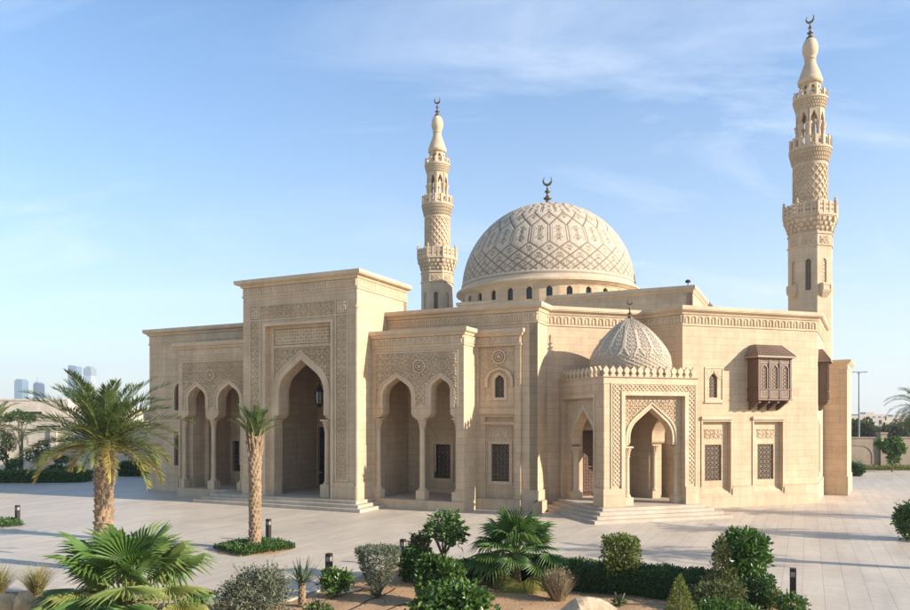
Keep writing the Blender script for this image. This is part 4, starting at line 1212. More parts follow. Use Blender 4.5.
# ------------------------------------------------------------------ timber oriel screens
def mashrabiya(M, u0, u1, v, z0, z1, zr, dep, nlat):
    """projecting lattice window: box with three arched lights, hipped shingled roof and brackets"""
    vf = v-dep
    bm = bmesh.new()
    n = 3; gap = (u1-u0)/n
    zs = z0+(z1-z0)*.68; za = z0+(z1-z0)*.82
    hol = [arch_hole(u0+gap*(k+.5), gap*.58, z0+(z1-z0)*.24, zs, za, 6) for k in range(n)]
    plate(bm, rect(u0, u1, z0, z1), vf, vf+.06, hol)
    quadprism(bm, [(u0, vf+.062), (u0+.06, vf+.062), (u0+.06, v), (u0, v)], z0, z1); quadprism(bm, [(u1-.06, vf+.062), (u1, vf+.062), (u1, v), (u1-.06, v)], z0, z1)
    quadprism(bm, [(u0+.06, vf+.062), (u1-.06, vf+.062), (u1-.06, v), (u0+.06, v)], z0, z0+.08); quadprism(bm, [(u0+.06, vf+.062), (u1-.06, vf+.062), (u1-.06, v), (u0+.06, v)], z1-.08, z1)
    o = obj('oriel_window', bm, M_WOOD, mosque, M)
    bm = bmesh.new()
    for k in range(n):
        c = u0+gap*(k+.5); win_bars(bm, hol[k], .15, .026, vf+.02, vf+.035)
        for zz0, zz1 in ((z0+.08, z0+(z1-z0)*.20), (z0+(z1-z0)*.86, z1-.06)):
            plate(bm, rect(c-gap*.36, c+gap*.36, zz0, zz1), vf-.03, vf+.001, [rect(c-gap*.29, c+gap*.29, zz0+.05, zz1-.05)])
            win_bars(bm, rect(c-gap*.29, c+gap*.29, zz0+.05, zz1-.05), .09, .02, vf-.02, vf-.008)
    for k in range(n):
        c = u0+gap*(k+.5); archivolt(bm, c, gap*.56, max(zs, za-.6*gap*.58), za, z0+(z1-z0)*.24, .05, vf-.03, vf+.004, 8)
    obj('lattice', bm, M_WOOD2, o, M)
    bm = bmesh.new()
    for k in range(n):
        c = u0+gap*(k+.5)
        plate(bm, rect(c-gap*.34, c+gap*.34, z0+(z1-z0)*.22, za+.04), vf+.10, vf+.12)
    obj('backing', bm, M_GLASS, o, M)
    bm = bmesh.new()
    for k in range(n+1): plate(bm, rect(u0+gap*k-.06, u0+gap*k+.06, z0+.04, z1-.02), vf-.06, vf-.002)
    for z in (z0-.08, z0+(z1-z0)*.215, z1-.08): sweep(bm, [(u0, v), (u0, vf), (u1, vf), (u1, v)], [(0, z), (.08, z), (.08, z+.08), (0, z+.08)])
    obj('rail', bm, M_WOOD, o, M)
    # hipped roof with raised tile ribs
    e, ze = .22, z1+.06
    pts = [(u0-e, vf-e, ze), (u1+e, vf-e, ze), (u1+e, v, ze), (u0-e, v, ze), (u0+.22, v-dep*.45, zr), (u1-.22, v-dep*.45, zr), (u1-.22, v, zr), (u0+.22, v, zr)]
    bm = bmesh.new(); vs = [bm.verts.new(p) for p in pts]
    for f in ((0, 1, 5, 4), (1, 2, 6, 5), (3, 0, 4, 7), (4, 5, 6, 7), (0, 1, 2, 3)): bm.faces.new([vs[i] for i in f])
    ro = obj('roof', bm, M_WOOD, o, M); bm = bmesh.new()
    V_ = [Vector(p) for p in pts]
    for a, b, c, d, m_ in ((V_[0], V_[1], V_[5], V_[4], 16), (V_[3], V_[0], V_[4], V_[7], 7), (V_[1], V_[2], V_[6], V_[5], 7)):
        for k in range(m_+1):
            f = k/m_; tube(bm, [a.lerp(b, f)+Vector((0, 0, .02)), d.lerp(c, f)+Vector((0, 0, .02))], .035, 5)
        for k in range(1, 6):
            f = k/6; tube(bm, [a.lerp(d, f)+Vector((0, 0, .02)), b.lerp(c, f)+Vector((0, 0, .02))], .025, 4)
    sweep(bm, [(u0-e, v), (u0-e, vf-e), (u1+e, vf-e), (u1+e, v)], [(0, ze-.09), (.03, ze-.09), (.03, ze+.03), (0, ze+.03)])
    obj('roof_tile_rib', bm, M_WOOD2, o, M)
    for k in range(4):
        c = u0+.14+(u1-u0-.28)*k/3
        bm = bmesh.new()
        prof = [(v, z0-.08), (vf+.05, z0-.08), (vf+.05, z0-.22), (vf+.3, z0-.30), (vf+dep*.5, z0-.42), (v-.12, z0-.62), (v, z0-.66)]
        A = [[bm.verts.new((c+s, p[0], p[1])) for p in prof] for s in (-.07, .07)]
        bm.faces.new(A[0]); bm.faces.new(A[1])
        for i in range(len(prof)): bm.faces.new((A[0][i], A[0][(i+1) % len(prof)], A[1][(i+1) % len(prof)], A[1][i]))
        obj('bracket', bm, M_WOOD, o, M)
    return o
dep = .95
mu0, mu1 = FC.U(758.6, VW-dep), FC.U(790.2, VW-dep)
mz0, mz1, mzr = FC.Z(775, 399, VW-dep), FC.Z(775, 357.5, VW-dep), FC.Z(775, 345.5, VW-.5)
mashrabiya(W2, mu0, mu1, VW, mz0, mz1, mzr, dep, 3)
# second one on the right end wall: local frame along that wall
ang = math.atan2(.871, .491)
FR = Frame(PE[0], PE[1], math.degrees(ang))
mashrabiya(FR.M, 1.0, 2.75, 0, mz0, mz1, mzr, .50, 3)
# right end lower window surround, same as on the wing
bm = bmesh.new(); plate(bm, rect(1.0, 2.6, 1.6, 5.2), -.05, .001, [rect(1.2, 2.4, 1.8, 5.0)]); obj('surround', bm, M_PLAIN, mosque, FR.M)

# ------------------------------------------------------------------ minarets
def make_minaret():
    cx, cy = 26.12, 54.5; k = cy/FPX
    Z = lambda y: CAM_H+(HY-y)*k
    root = thing('minaret', '', 'minaret', (cx, cy, 0), math.radians(-31))
    M = WM[root]
    oct_rot = math.radians(17.5-90) - math.radians(-31) - math.radians(25.6)   # edge just right of centre towards the viewer
    oct_rot = math.radians(-90+17.5-25.6+31)
    Ro = 21.0*k
    bm = bmesh.new(); b = 2.55
    for p in ([(-b, -b), (b, -b), (b, b), (-b, b)],): quadprism(bm, p, 0, 8.9)
    base = obj('base', bm, M_WALL, root, M)
    bm = bmesh.new(); sweep(bm, [(-b, -b), (b, -b), (b, b), (-b, b)], [(-.02, -.62), (.04, -.6), (.03, -.5), (.03, -.3), (.1, -.26), (.24, -.12), (.26, -.1), (.26, 0), (-.5, 0)], 9.35, closed=True)
    obj('cornice', bm, M_PLAIN, base, M)
    bm = bmesh.new(); sweep(bm, [(-b, -b), (b, -b), (b, b), (-b, b)], [(0, 0), (.06, 0), (.06, 1.3), (0, 1.34)], 0, closed=True); obj('plinth', bm, M_PLINTH, base, M)
    # octagonal shaft with a window niche in every face
    zt_ = Z(236); zb_ = 9.0
    apo = Ro*math.cos(PI/8); hw = Ro*math.sin(PI/8)
    bm = bmesh.new(); wz0, wz1 = Z(293), Z(262)
    faces_ = []
    for i in range(8):
        a = oct_rot + PI/8 + i*PI/4          # direction of this face's normal
        R_ = Matrix.Rotation(a+PI/2, 4, 'Z')  # plate front looks to -y
        t = bmesh.new()
        plate(t, rect(-hw, hw, zb_, zt_), -apo, -apo+.25, [arch_hole(0, hw*.62, wz0, wz1-.35, wz1, 6)])
        t.transform(R_); me_ = bpy.data.meshes.new('tmp'); t.to_mesh(me_); bm.from_mesh(me_); bpy.data.meshes.remove(me_); t.free()
        faces_.append(R_)
    shaft = obj('shaft', bm, M_MIN, root, M)
    for i, R_ in enumerate(faces_):
        t = bmesh.new(); plate(t, rect(-hw*.36, hw*.36, wz0-.05, wz1+.05), -apo+.12, -apo+.16)
        t.transform(R_)
        o = obj('niche', t, M_GRILLE if i % 2 else M_GLASS, shaft, M)
        if i % 2 == 0:
            t = bmesh.new(); win_bars(t, rect(-hw*.30, hw*.30, wz0, wz1-.1), .19, .06, -apo+.06, -apo+.09); t.transform(R_); obj('grille', t, M_PLAIN, shaft, M)
            # balconette
            t = bmesh.new(); y0 = -apo
            zz = Z(295)
            quadprism(t, [(-.38, y0-.3), (.38, y0-.3), (.38, y0+.002), (-.38, y0+.002)], zz, zz+.62)
            vs = [t.verts.new(p) for p in ((-.38, y0-.3, zz-.002), (.38, y0-.3, zz-.002), (.38, y0, zz-.002), (-.38, y0, zz-.002), (-.2, y0, zz-.42), (.2, y0, zz-.42))]
            for f in ((0, 1, 2, 3), (0, 1, 5, 4), (1, 2, 5), (3, 0, 4)): t.faces.new([vs[q] for q in f])
            plate(t, rect(-.36, .36, zz+.08, zz+.54), y0-.34, y0-.298, [rect(-.26, .26, zz+.16, zz+.46)])
            t.transform(R_); obj('balconette', t, M_PLAIN, shaft, M)
    # carved ring on top of the shaft
    def oct_path(r): return [(r*math.cos(oct_rot+i*PI/4), r*math.sin(oct_rot+i*PI/4)) for i in range(8)]
    P = oct_path(Ro)
    bm = bmesh.new(); sweep(bm, P, [(0, 0), (.07, .02), (.07, .12), (0, .14)], Z(250), closed=True); sweep(bm, P, [(0, 0), (.07, .02), (.07, .1), (0, .12)], Z(238.5), closed=True)
    obj('moulding', bm, M_PLAIN, shaft, M)
    for i in range(8):
        q0, q1 = P[i], P[(i+1) % 8]
        m_ = ((q0[0]+q1[0])/2, (q0[1]+q1[1])/2)
        wd = M @ Vector((m_[0], m_[1], 0)) - M @ Vector((0, 0, 0))
        if wd.y < .5:
            l = lambda f: (q0[0]+(q1[0]-q0[0])*f, q0[1]+(q1[1]-q0[1])*f)
            relief('carved_band', l(.18), l(.82), Z(248.2), Z(240.5), .05, lambda s, z: pat_arab(s, z, .32), M_CARVE, shaft, M, res=.05)
    def balcony(y_top, y_floor, y_foot, r_out, r_in, octa, npan, rail_cut=True):
        """stalactite corbel, slab and pierced parapet"""
        seg = 8 if octa else 32; rot = oct_rot if octa else 0
        zf, zt2, zb2 = Z(y_floor), Z(y_top), Z(y_foot)
        bm = bmesh.new(); n = 4
        prof = [(r_in-.02, zb2-.02)]
        for i in range(n):
            r_ = r_in + (r_out-r_in)*((i+1)/n)**1.15; z_ = zb2+(zf-zb2)*(i/n)
            r_p = r_in + (r_out-r_in)*(i/n)**1.15
            prof += [(r_p+.01, z_), (r_p+(r_-r_p)*.25, z_+(zf-zb2)/n*.62), (r_, z_+(zf-zb2)/n*.72), (r_, z_+(zf-zb2)/n*.98)]
        prof += [(r_out, zf), (r_out+.06, zf), (r_out+.06, zf+.14), (r_in*.8, zf+.145)]
        lathe(bm, prof, seg, (0, 0), rot)
        o = obj('balcony', bm, M_MIN, root, M)
        bm = bmesh.new(); nn = npan*3
        for tier in range(3):     # hanging niches of the corbel
            f0 = .12+tier*.27; r_ = r_in+(r_out-r_in)*(f0+.22)**1.1; z_ = zb2+(zf-zb2)*f0
            for j in range(nn):
                a = rot+2*PI*(j+.5*(tier % 2))/nn
                rr = r_*(math.cos(PI/8)/math.cos(((a-rot) % (PI/4))-PI/8) if octa else 1)
                hb = PI*rr/nn*.52
                c_, s_ = math.cos(a), math.sin(a)
                vs = []
                for q, (du, dz, dr_) in enumerate(((-hb, .26, .02), (hb, .26, .02), (hb, .05, .0), (0, -.10, -.10), (-hb, .05, .0))):
                    for dd in (0.03, -.12): vs.append(bm.verts.new((c_*(rr+dr_+dd)-s_*du, s_*(rr+dr_+dd)+c_*du, z_+dz*(zf-zb2)/1.1)))
                A, B = vs[0::2], vs[1::2]
                bm.faces.new(A)
                for q in range(5): bm.faces.new((A[q], A[(q+1) % 5], B[(q+1) % 5], B[q]))
        obj('corbel', bm, M_MIN, o, M)
        bm = bmesh.new()
        path = oct_path(r_out) if octa else [(r_out*math.cos(2*PI*i/npan), r_out*math.sin(2*PI*i/npan)) for i in range(npan)]
        zr0 = zf+.143; H_ = zt2-zr0
        for i in range(len(path)):
            p0, p1 = Vector(path[i]), Vector(path[(i+1) % len(path)])
            d = (p1-p0); L_ = d.length; R_ = Matrix.Translation((p0.x, p0.y, 0)) @ Matrix.Rotation(math.atan2(d.y, d.x), 4, 'Z')
            sub = 3 if octa else 1
            t = bmesh.new(); hl = []
            for s_ in range(sub):
                a0_, a1_ = L_*(s_+.16)/sub, L_*(s_+.84)/sub
                if octa:
                    for qa in range(2):
                        for qb in range(2):
                            w4 = (a1_-a0_)/2; h4 = (H_*.72)/2
                            hl.append([(a0_+w4*(qa+.5)+dx_*w4*.34, zr0+H_*.14+h4*(qb+.5)+dz_*h4*.36) for dx_, dz_ in ((-1, 0), (0, -1), (1, 0), (0, 1))])
                else:
                    hl.append(arch_hole((a0_+a1_)/2, (a1_-a0_)*.62, zr0+H_*.14, zr0+H_*.5, zr0+H_*.8, 4))
            plate(t, rect(.0, L_, zr0, zt2-.06), 0, .12, hl)
            for s_ in range(sub+1):
                x = L_*s_/sub
                if s_ < sub: box(t, x-.09, x+.09, -.03, .15, zr0, zt2)
            t.transform(R_); me_ = bpy.data.meshes.new('tmp'); t.to_mesh(me_); bm.from_mesh(me_); bpy.data.meshes.remove(me_); t.free()
            if octa:
                lathe(bm, [(.12, zt2), (.12, zt2+.06), (.05, zt2+.10), (.10, zt2+.2), (.03, zt2+.32)], 8, (path[i][0]*.985, path[i][1]*.985))
        obj('railing', bm, M_PLAIN, o, M)
        return o
    balcony(207, 221, 236, 25.4*k, 20.0*k, True, 8)
    # round shaft with lattice carving
    r2 = 15.8*k; z0_, z1_ = Z(221)+.1, Z(166)
    nt_, ns_ = 200, 120
    T_, S_ = np.meshgrid(np.linspace(0, 2*PI, nt_, endpoint=False), np.linspace(z0_, z1_, ns_+1), indexing='ij')
    zc0, zc1 = Z(203), Z(169)
    g_ = ((S_ > zc0) & (S_ < zc1))
    nn = 16
    l1 = np.abs(_fr(T_/(2*PI)*nn+(S_-zc0)/.62)-.5); l2 = np.abs(_fr(T_/(2*PI)*nn-(S_-zc0)/.62)-.5)
    hh = np.where(g_, np.where(np.maximum(l1, l2) > .38, 0.03, -.04), 0.02)
    rr_ = r2+hh
    V_ = np.stack([rr_*np.cos(T_), rr_*np.sin(T_), S_], -1).reshape(-1, 3)
    I_, J_ = np.meshgrid(np.arange(nt_), np.arange(ns_), indexing='ij')
    a1_ = I_*(ns_+1)+J_; b1_ = ((I_+1) % nt_)*(ns_+1)+J_
    obj_np('carved_shaft', V_, np.stack([a1_, b1_, b1_+1, a1_+1], -1).reshape(-1, 4), M_CARVE, root, M, tint=None)
    balcony(140.5, 153, 166.5, 19.0*k, 15.9*k, False, 16)
    # open lantern: eight columns and pointed arches
    zl0, zl1 = Z(153)+.14, Z(112)
    rl = 11.6*k
    bm = bmesh.new()
    zs_ = Z(122); za_ = Z(114.5)
    for i in range(8):
        a = i*PI/4+PI/8; R_ = Matrix.Rotation(a+PI/2, 4, 'Z'); ap = rl*math.cos(PI/8); hw2 = rl*math.sin(PI/8)
        t = bmesh.new()
        wo = hw2*1.35
        plate(t, [(-hw2, zs_-.3), (-wo/2, zs_-.3)] + arc_pts(0, wo, zs_, za_, 6)[::-1] + [(wo/2, zs_-.3), (hw2, zs_-.3), (hw2, zl1+.1), (-hw2, zl1+.1)], -ap-.12, -ap+.12)
        t.transform(R_); me_ = bpy.data.meshes.new('tmp'); t.to_mesh(me_); bm.from_mesh(me_); bpy.data.meshes.remove(me_); t.free()
    lathe(bm, [(rl*.55, zl0), (rl*.55, zl0+.5), (.33, zl0+.52), (.33, zl1)], 12)
    lan = obj('lantern_storey', bm, M_MIN, root, M)
    for i in range(8):
        a = i*PI/4; c_ = (rl*math.cos(a), rl*math.sin(a))
        bm = bmesh.new()
        lathe(bm, [(.21, zl0), (.21, zl0+.25), (.15, zl0+.3), (.13, zs_-.75), (.17, zs_-.7), (.15, zs_-.6), (.24, zs_-.32), (.24, zs_-.29)], 10, c_)
        obj('column', bm, M_PLAIN, lan, M)
    balcony(93.5, 102.5, 112.5, 15.3*k, 12.6*k, False, 12)
    bm = bmesh.new()
    zd0, zd1 = Z(102.5)+.14, Z(85)
    for i in range(8):
        a = i*PI/4+PI/8; rr2 = 9.6*k; R_ = Matrix.Rotation(a+PI/2, 4, 'Z'); ap = rr2*math.cos(PI/8); hw2 = rr2*math.sin(PI/8)
        t = bmesh.new(); plate(t, rect(-hw2, hw2, zd0, zd1), -ap, -ap+.15, [arch_hole(0, hw2*.9, zd0+.35, zd1-.55, zd1-.2, 5)])
        t.transform(R_); me_ = bpy.data.meshes.new('tmp'); t.to_mesh(me_); bm.from_mesh(me_); bpy.data.meshes.remove(me_); t.free()
    lathe(bm, [(6.5*k, zd0), (6.5*k, zd1)], 16)
    obj('drum', bm, M_MIN, root, M)
    bm = bmesh.new()
    P_ = [(9.8, 85.5), (11.3, 84.5), (11.6, 82.5), (11.5, 80.5), (10.6, 79.5), (10.2, 77.5), (8.8, 73), (7.0, 68.5), (5.6, 64.5), (5.0, 61.5), (4.9, 60.5), (5.5, 60.2), (5.5, 59), (5.0, 58.6), (5.5, 57), (6.9, 54), (7.4, 50.5), (7.2, 47), (6.4, 43.5), (5.0, 40.5), (2.8, 38.7), (1.0, 38.0)]
    lathe(bm, [(r*k, Z(y)) for r, y in P_], 28)
    cap = obj('cap', bm, M_PLAIN, root, M, smooth=True)
    fb = finial_bm(Z(38.6), (38.6-23.6)*k/.74, .14, 4.3*k)
    fb.transform(Matrix.Rotation(math.radians(31)+FA.a, 4, 'Z'))
    obj('finial', fb, M_BRONZE, cap, M, smooth=True)
    return root
mn = make_minaret()
mn['label'] = 'tall nearer minaret standing on a square base at the right end of the mosque'
mn['group'] = 'minarets of the mosque'
dl = 68.4
copy_tree(mn, Matrix.Translation(((437.3-CX)/FPX*dl, dl, 0)) @ Matrix.Rotation(math.radians(-31+27), 4, 'Z'),
          'farther minaret rising behind the roof between the portal and the great dome', 'minarets of the mosque')

# ------------------------------------------------------------------ lantern hanging in the portal
lv = 1.9
lu = FA.U(319.2, lv); lp = FA.world(lu, lv); zk = lambda y: CAM_H+(HY-y)*lp[1]/FPX
lan = thing('hanging_lantern', 'dark iron lantern hanging by a chain inside the tall portal arch', 'lantern', (*lp, zk(407)))
ML = Matrix.Translation((*lp, 0))
bm = bmesh.new()
r = 4.6*lp[1]/FPX
lathe(bm, [(.03, zk(385)), (.10, zk(386)), (.14, zk(388)), (r*.95, zk(390.5)), (r, zk(391)), (r, zk(391.8)), (r*.9, zk(392))], 8)
lathe(bm, [(r*.85, zk(403.5)), (r*.9, zk(404)), (r*.5, zk(406)), (.05, zk(408))], 8)
for i in range(8):
    a = i*PI/4; tube(bm, [(r*.9*math.cos(a), r*.9*math.sin(a), zk(391.9)), (r*.97*math.cos(a), r*.97*math.sin(a), zk(397)), (r*.85*math.cos(a), r*.85*math.sin(a), zk(403.6))], .022, 5)
obj('cage', bm, M_IRON, lan, ML)
bm = bmesh.new(); lathe(bm, [(r*.80, zk(392)), (r*.86, zk(397)), (r*.76, zk(403.5))], 8); obj('glass', bm, M_LGLASS, lan, ML)
bm = bmesh.new()
for i in range(24):
    z = zk(385)+i*.115
    if z > 9.95: break
    a = (i % 2)*PI/2
    tube(bm, [(.03*math.cos(a)*q, .03*math.sin(a)*q, z+d) for q, d in ((-1, .02), (-1, .1), (1, .1), (1, .02), (-1, .02))], .012, 4)
tube(bm, [(0, 0, zk(385)), (0, 0, 9.99)], .012, 4)
obj('chain', bm, M_IRON, lan, ML)
# ------------------------------------------------------------------ vegetation builders
def rnd(a, b): return float(RNG.uniform(a, b))

def quads(P, D, S, L, W, fold=.15):
    """leaf rhombs: base P, direction D, side S, length L, width W -> verts, faces"""
    n = len(P); N_ = np.cross(D, S)
    L = L[:, None]; W = W[:, None]
    V = np.stack([P, P+D*L*.5+S*W*.5+N_*W*fold, P+D*L, P+D*L*.5-S*W*.5+N_*W*fold], 1).reshape(-1, 3)
    F = np.arange(4*n).reshape(n, 4)
    return V, F

def unit(a): return a/np.maximum(np.linalg.norm(a, axis=-1, keepdims=True), 1e-9)

def leaves_at(P, out, L, W, spread=.8, tint=(0.2, .7), up=.2):
    n = len(P)
    D = unit(out + spread*RNG.normal(size=(n, 3)) + np.array([0, 0, up]))
    S = unit(np.cross(D, RNG.normal(size=(n, 3))))
    q_ = RNG.uniform(.55, 1.45, n); Ls = L*q_*RNG.uniform(.85, 1.15, n); Ws = W*q_*RNG.uniform(.85, 1.15, n)
    V, F = quads(P, D, S, Ls, Ws)
    T = np.repeat(RNG.uniform(tint[0], tint[1], n), 4)
    return V, F, T

def join(parts):
    Vs, Fs, Ts, o = [], [], [], 0
    for V, F, T in parts:
        Vs.append(V); Fs.append(F+o); Ts.append(T); o += len(V)
    return np.concatenate(Vs), np.concatenate(Fs), np.concatenate(Ts)

def blob_points(n, c, r, shell=.5, lump=.27, k=3.0, zmin=None):
    """points through an uneven ellipsoidal crown, denser near its skin"""
    d = unit(RNG.normal(size=(n, 3)))
    ph = RNG.uniform(0, 6.28, 6)
    l = 1 + lump*(np.sin(k*d[:, 0]*2+ph[0])*np.sin(k*d[:, 1]*2+ph[1]) + .6*np.sin(k*d[:, 2]*3+ph[2])*np.sin(k*3*d[:, 0]+ph[3]))
    rad = RNG.uniform(shell**3, 1, n)**(1/3)*l
    P = np.array(c) + d*rad[:, None]*np.array(r)
    if zmin is not None:
        m = P[:, 2] > zmin; P, d = P[m], d[m]
    return P, d

def crown(name, blobs, L, W, mat, parent, M=None, tint=(.15, .75), spread=.8, up=.2, twigs=None, zmin=None):
    parts = []
    for (c, r, n) in blobs:
        P, d = blob_points(n, c, r, zmin=zmin)
        parts.append(leaves_at(P, d, L, W, spread, (tint[0], tint[1]) if True else tint, up))
    V, F, T = join(parts)
    return obj_np(name, V, F, mat, parent, M if M is not None else WM[parent], tint=T)

def stems(parent, segs, mat=None, name='trunk'):
    bm = bmesh.new()
    for pts, r0, r1 in segs: tube(bm, pts, r0, 7, r1)
    return obj(name, bm, mat or M_BARK, parent, WM[parent], smooth=True)

def shrub(name, label, cat, loc, blobs, L, W, mat, tint=(.15, .75), segs=None, group=None, spread=.8, up=.2, rz=0):
    t = thing(name, label, cat, loc, rz, group)
    parts = []
    for (c, r, n) in blobs:
        P, d = blob_points(n, c, r, zmin=.02); parts.append(leaves_at(P, d, L, W, spread, tint, up))
        for _ in range(max(3, n//260)):
            d = unit(RNG.normal(size=(1, 3))+np.array([[0, 0, .8]]))[0]
            if d[2] < 0: d[2] = -d[2]
            b_ = np.array(c)+d*np.array(r)*.8; Ls_ = rnd(.5, 1.0)*min(r)*.75; m_ = 9
            P = b_+d*np.linspace(0, Ls_, m_)[:, None]+np.array([0, 0, .08])*np.linspace(0, 1, m_)[:, None]**2
            V, F, T = leaves_at(P, np.tile(d, (m_, 1)), L*.8, W*.8, .8, tint, .3); parts.append((V, F, T))
            s_ = unit(np.cross(d, [0.3, .9, .1])[None])[0]*.008
            parts.append((np.array([b_-s_, b_+s_, P[-1]+s_*.3, P[-1]-s_*.3]), np.array([[0, 1, 2, 3]]), np.full(4, .9)))
    V, F, T = join(parts); obj_np('foliage', V, F, mat, t, WM[t], tint=T)
    stems(t, segs or [([(0, 0, -.05), (.03, .02, .35)], .04, .03), ([(.06, .03, -.05), (-.1, .08, .4)], .03, .02), ([(-.05, .0, -.05), (.14, -.06, .4)], .03, .02)], name='stem')
    return t

def box_points(n, sx, sy, sz, skin=.12, rough=.05):
    """points near the surface of a clipped box hedge"""
    A = np.array([sy*sz, sy*sz, sx*sz, sx*sz, sx*sy*1.3]); f = RNG.choice(5, n, p=A/A.sum())
    a, b, dep_ = RNG.uniform(-.5, .5, n), RNG.uniform(0, 1, n), RNG.uniform(-rough, skin, n)
    P = np.zeros((n, 3)); D = np.zeros((n, 3))
    for k, (ax, sg) in enumerate(((0, 1), (0, -1), (1, 1), (1, -1), (2, 1))):
        m = f == k
        if ax == 0: P[m] = np.stack([sg*(sx/2-dep_[m]), a[m]*sy, b[m]*sz], -1); D[m] = (sg, 0, 0)
        elif ax == 1: P[m] = np.stack([a[m]*sx, sg*(sy/2-dep_[m]), b[m]*sz], -1); D[m] = (0, sg, 0)
        else: P[m] = np.stack([a[m]*sx, (b[m]-.5)*sy, sz-dep_[m]], -1); D[m] = (0, 0, 1)
    P += .03*np.sin(P[:, [1, 2, 0]]*7+1.3)
    return P, D

def hedge(label, p0, p1, wd, ht, n, mat=None, cat='hedge', name='hedge', group=None, L=.07, W=.05, tint=(.1, .75)):
    dx_, dy_ = p1[0]-p0[0], p1[1]-p0[1]; Ln = math.hypot(dx_, dy_)
    M = Matrix.Translation(((p0[0]+p1[0])/2, (p0[1]+p1[1])/2, 0)) @ Matrix.Rotation(math.atan2(dy_, dx_), 4, 'Z')
    P, D = box_points(n, Ln, wd, ht)
    V, F, T = leaves_at(P, D, L, W, .7, tint, .25)
    # woody leafy mass inside
    bm = bmesh.new(); box(bm, -Ln/2+.14, Ln/2-.14, -wd/2+.14, wd/2-.14, 0, ht-.14)
    bmesh.ops.subdivide_edges(bm, edges=bm.edges[:], cuts=3, use_grid_fill=True)
    cv = np.array([v.co[:] for v in bm.verts]); idx = {v: i for i, v in enumerate(bm.verts)}
    cf = [[idx[v] for v in f.verts] for f in bm.faces]; bm.free()
    cf = np.array([f for f in cf if len(f) == 4])
    V2, F2, T2 = join([(V, F, T), (cv, cf, np.full(len(cv), .05))])
    o = obj_np(name, V2, F2, mat or M_HEDGE, None, M, tint=T2)
    return tag(o, label, cat, group)

def palm_trunk(parent, h, r0, r1, lean=(0, 0), rows=.17, boots=9, rough=.075, flare=1.25):
    n = max(20, int(h/rows*6)); seg = 54
    zz = np.linspace(-.1, h, n+1); th = np.linspace(0, 2*PI, seg, endpoint=False)
    Z_, T_ = np.meshgrid(zz, th, indexing='ij')
    row = np.floor(Z_/rows); fz = Z_/rows-row
    ph = T_/(2*PI)*boots + .5*(row % 2) + .13*row
    lob = np.abs(np.sin(PI*ph))
    j = .5+.5*np.sin(row*12.9+np.floor(ph)*78.2)
    f = np.clip(Z_/h, 0, 1)
    base = r0+(r1-r0)*f + r0*(flare-1)*np.exp(-Z_/.25)
    R = base + rough*((.25+.75*fz)*lob**.7*(.6+.6*j)) - .03
    X_ = R*np.cos(T_)+lean[0]*f**1.4; Y_ = R*np.sin(T_)+lean[1]*f**1.4
    V = np.stack([X_, Y_, Z_], -1).reshape(-1, 3)
    I, J = np.meshgrid(np.arange(n), np.arange(seg), indexing='ij')
    a = I*seg+J; b = I*seg+(J+1) % seg
    F = np.stack([a, b, b+seg, a+seg], -1).reshape(-1, 4)
    return obj_np('trunk', V, F, M_TRUNK, parent, WM[parent], smooth=False)

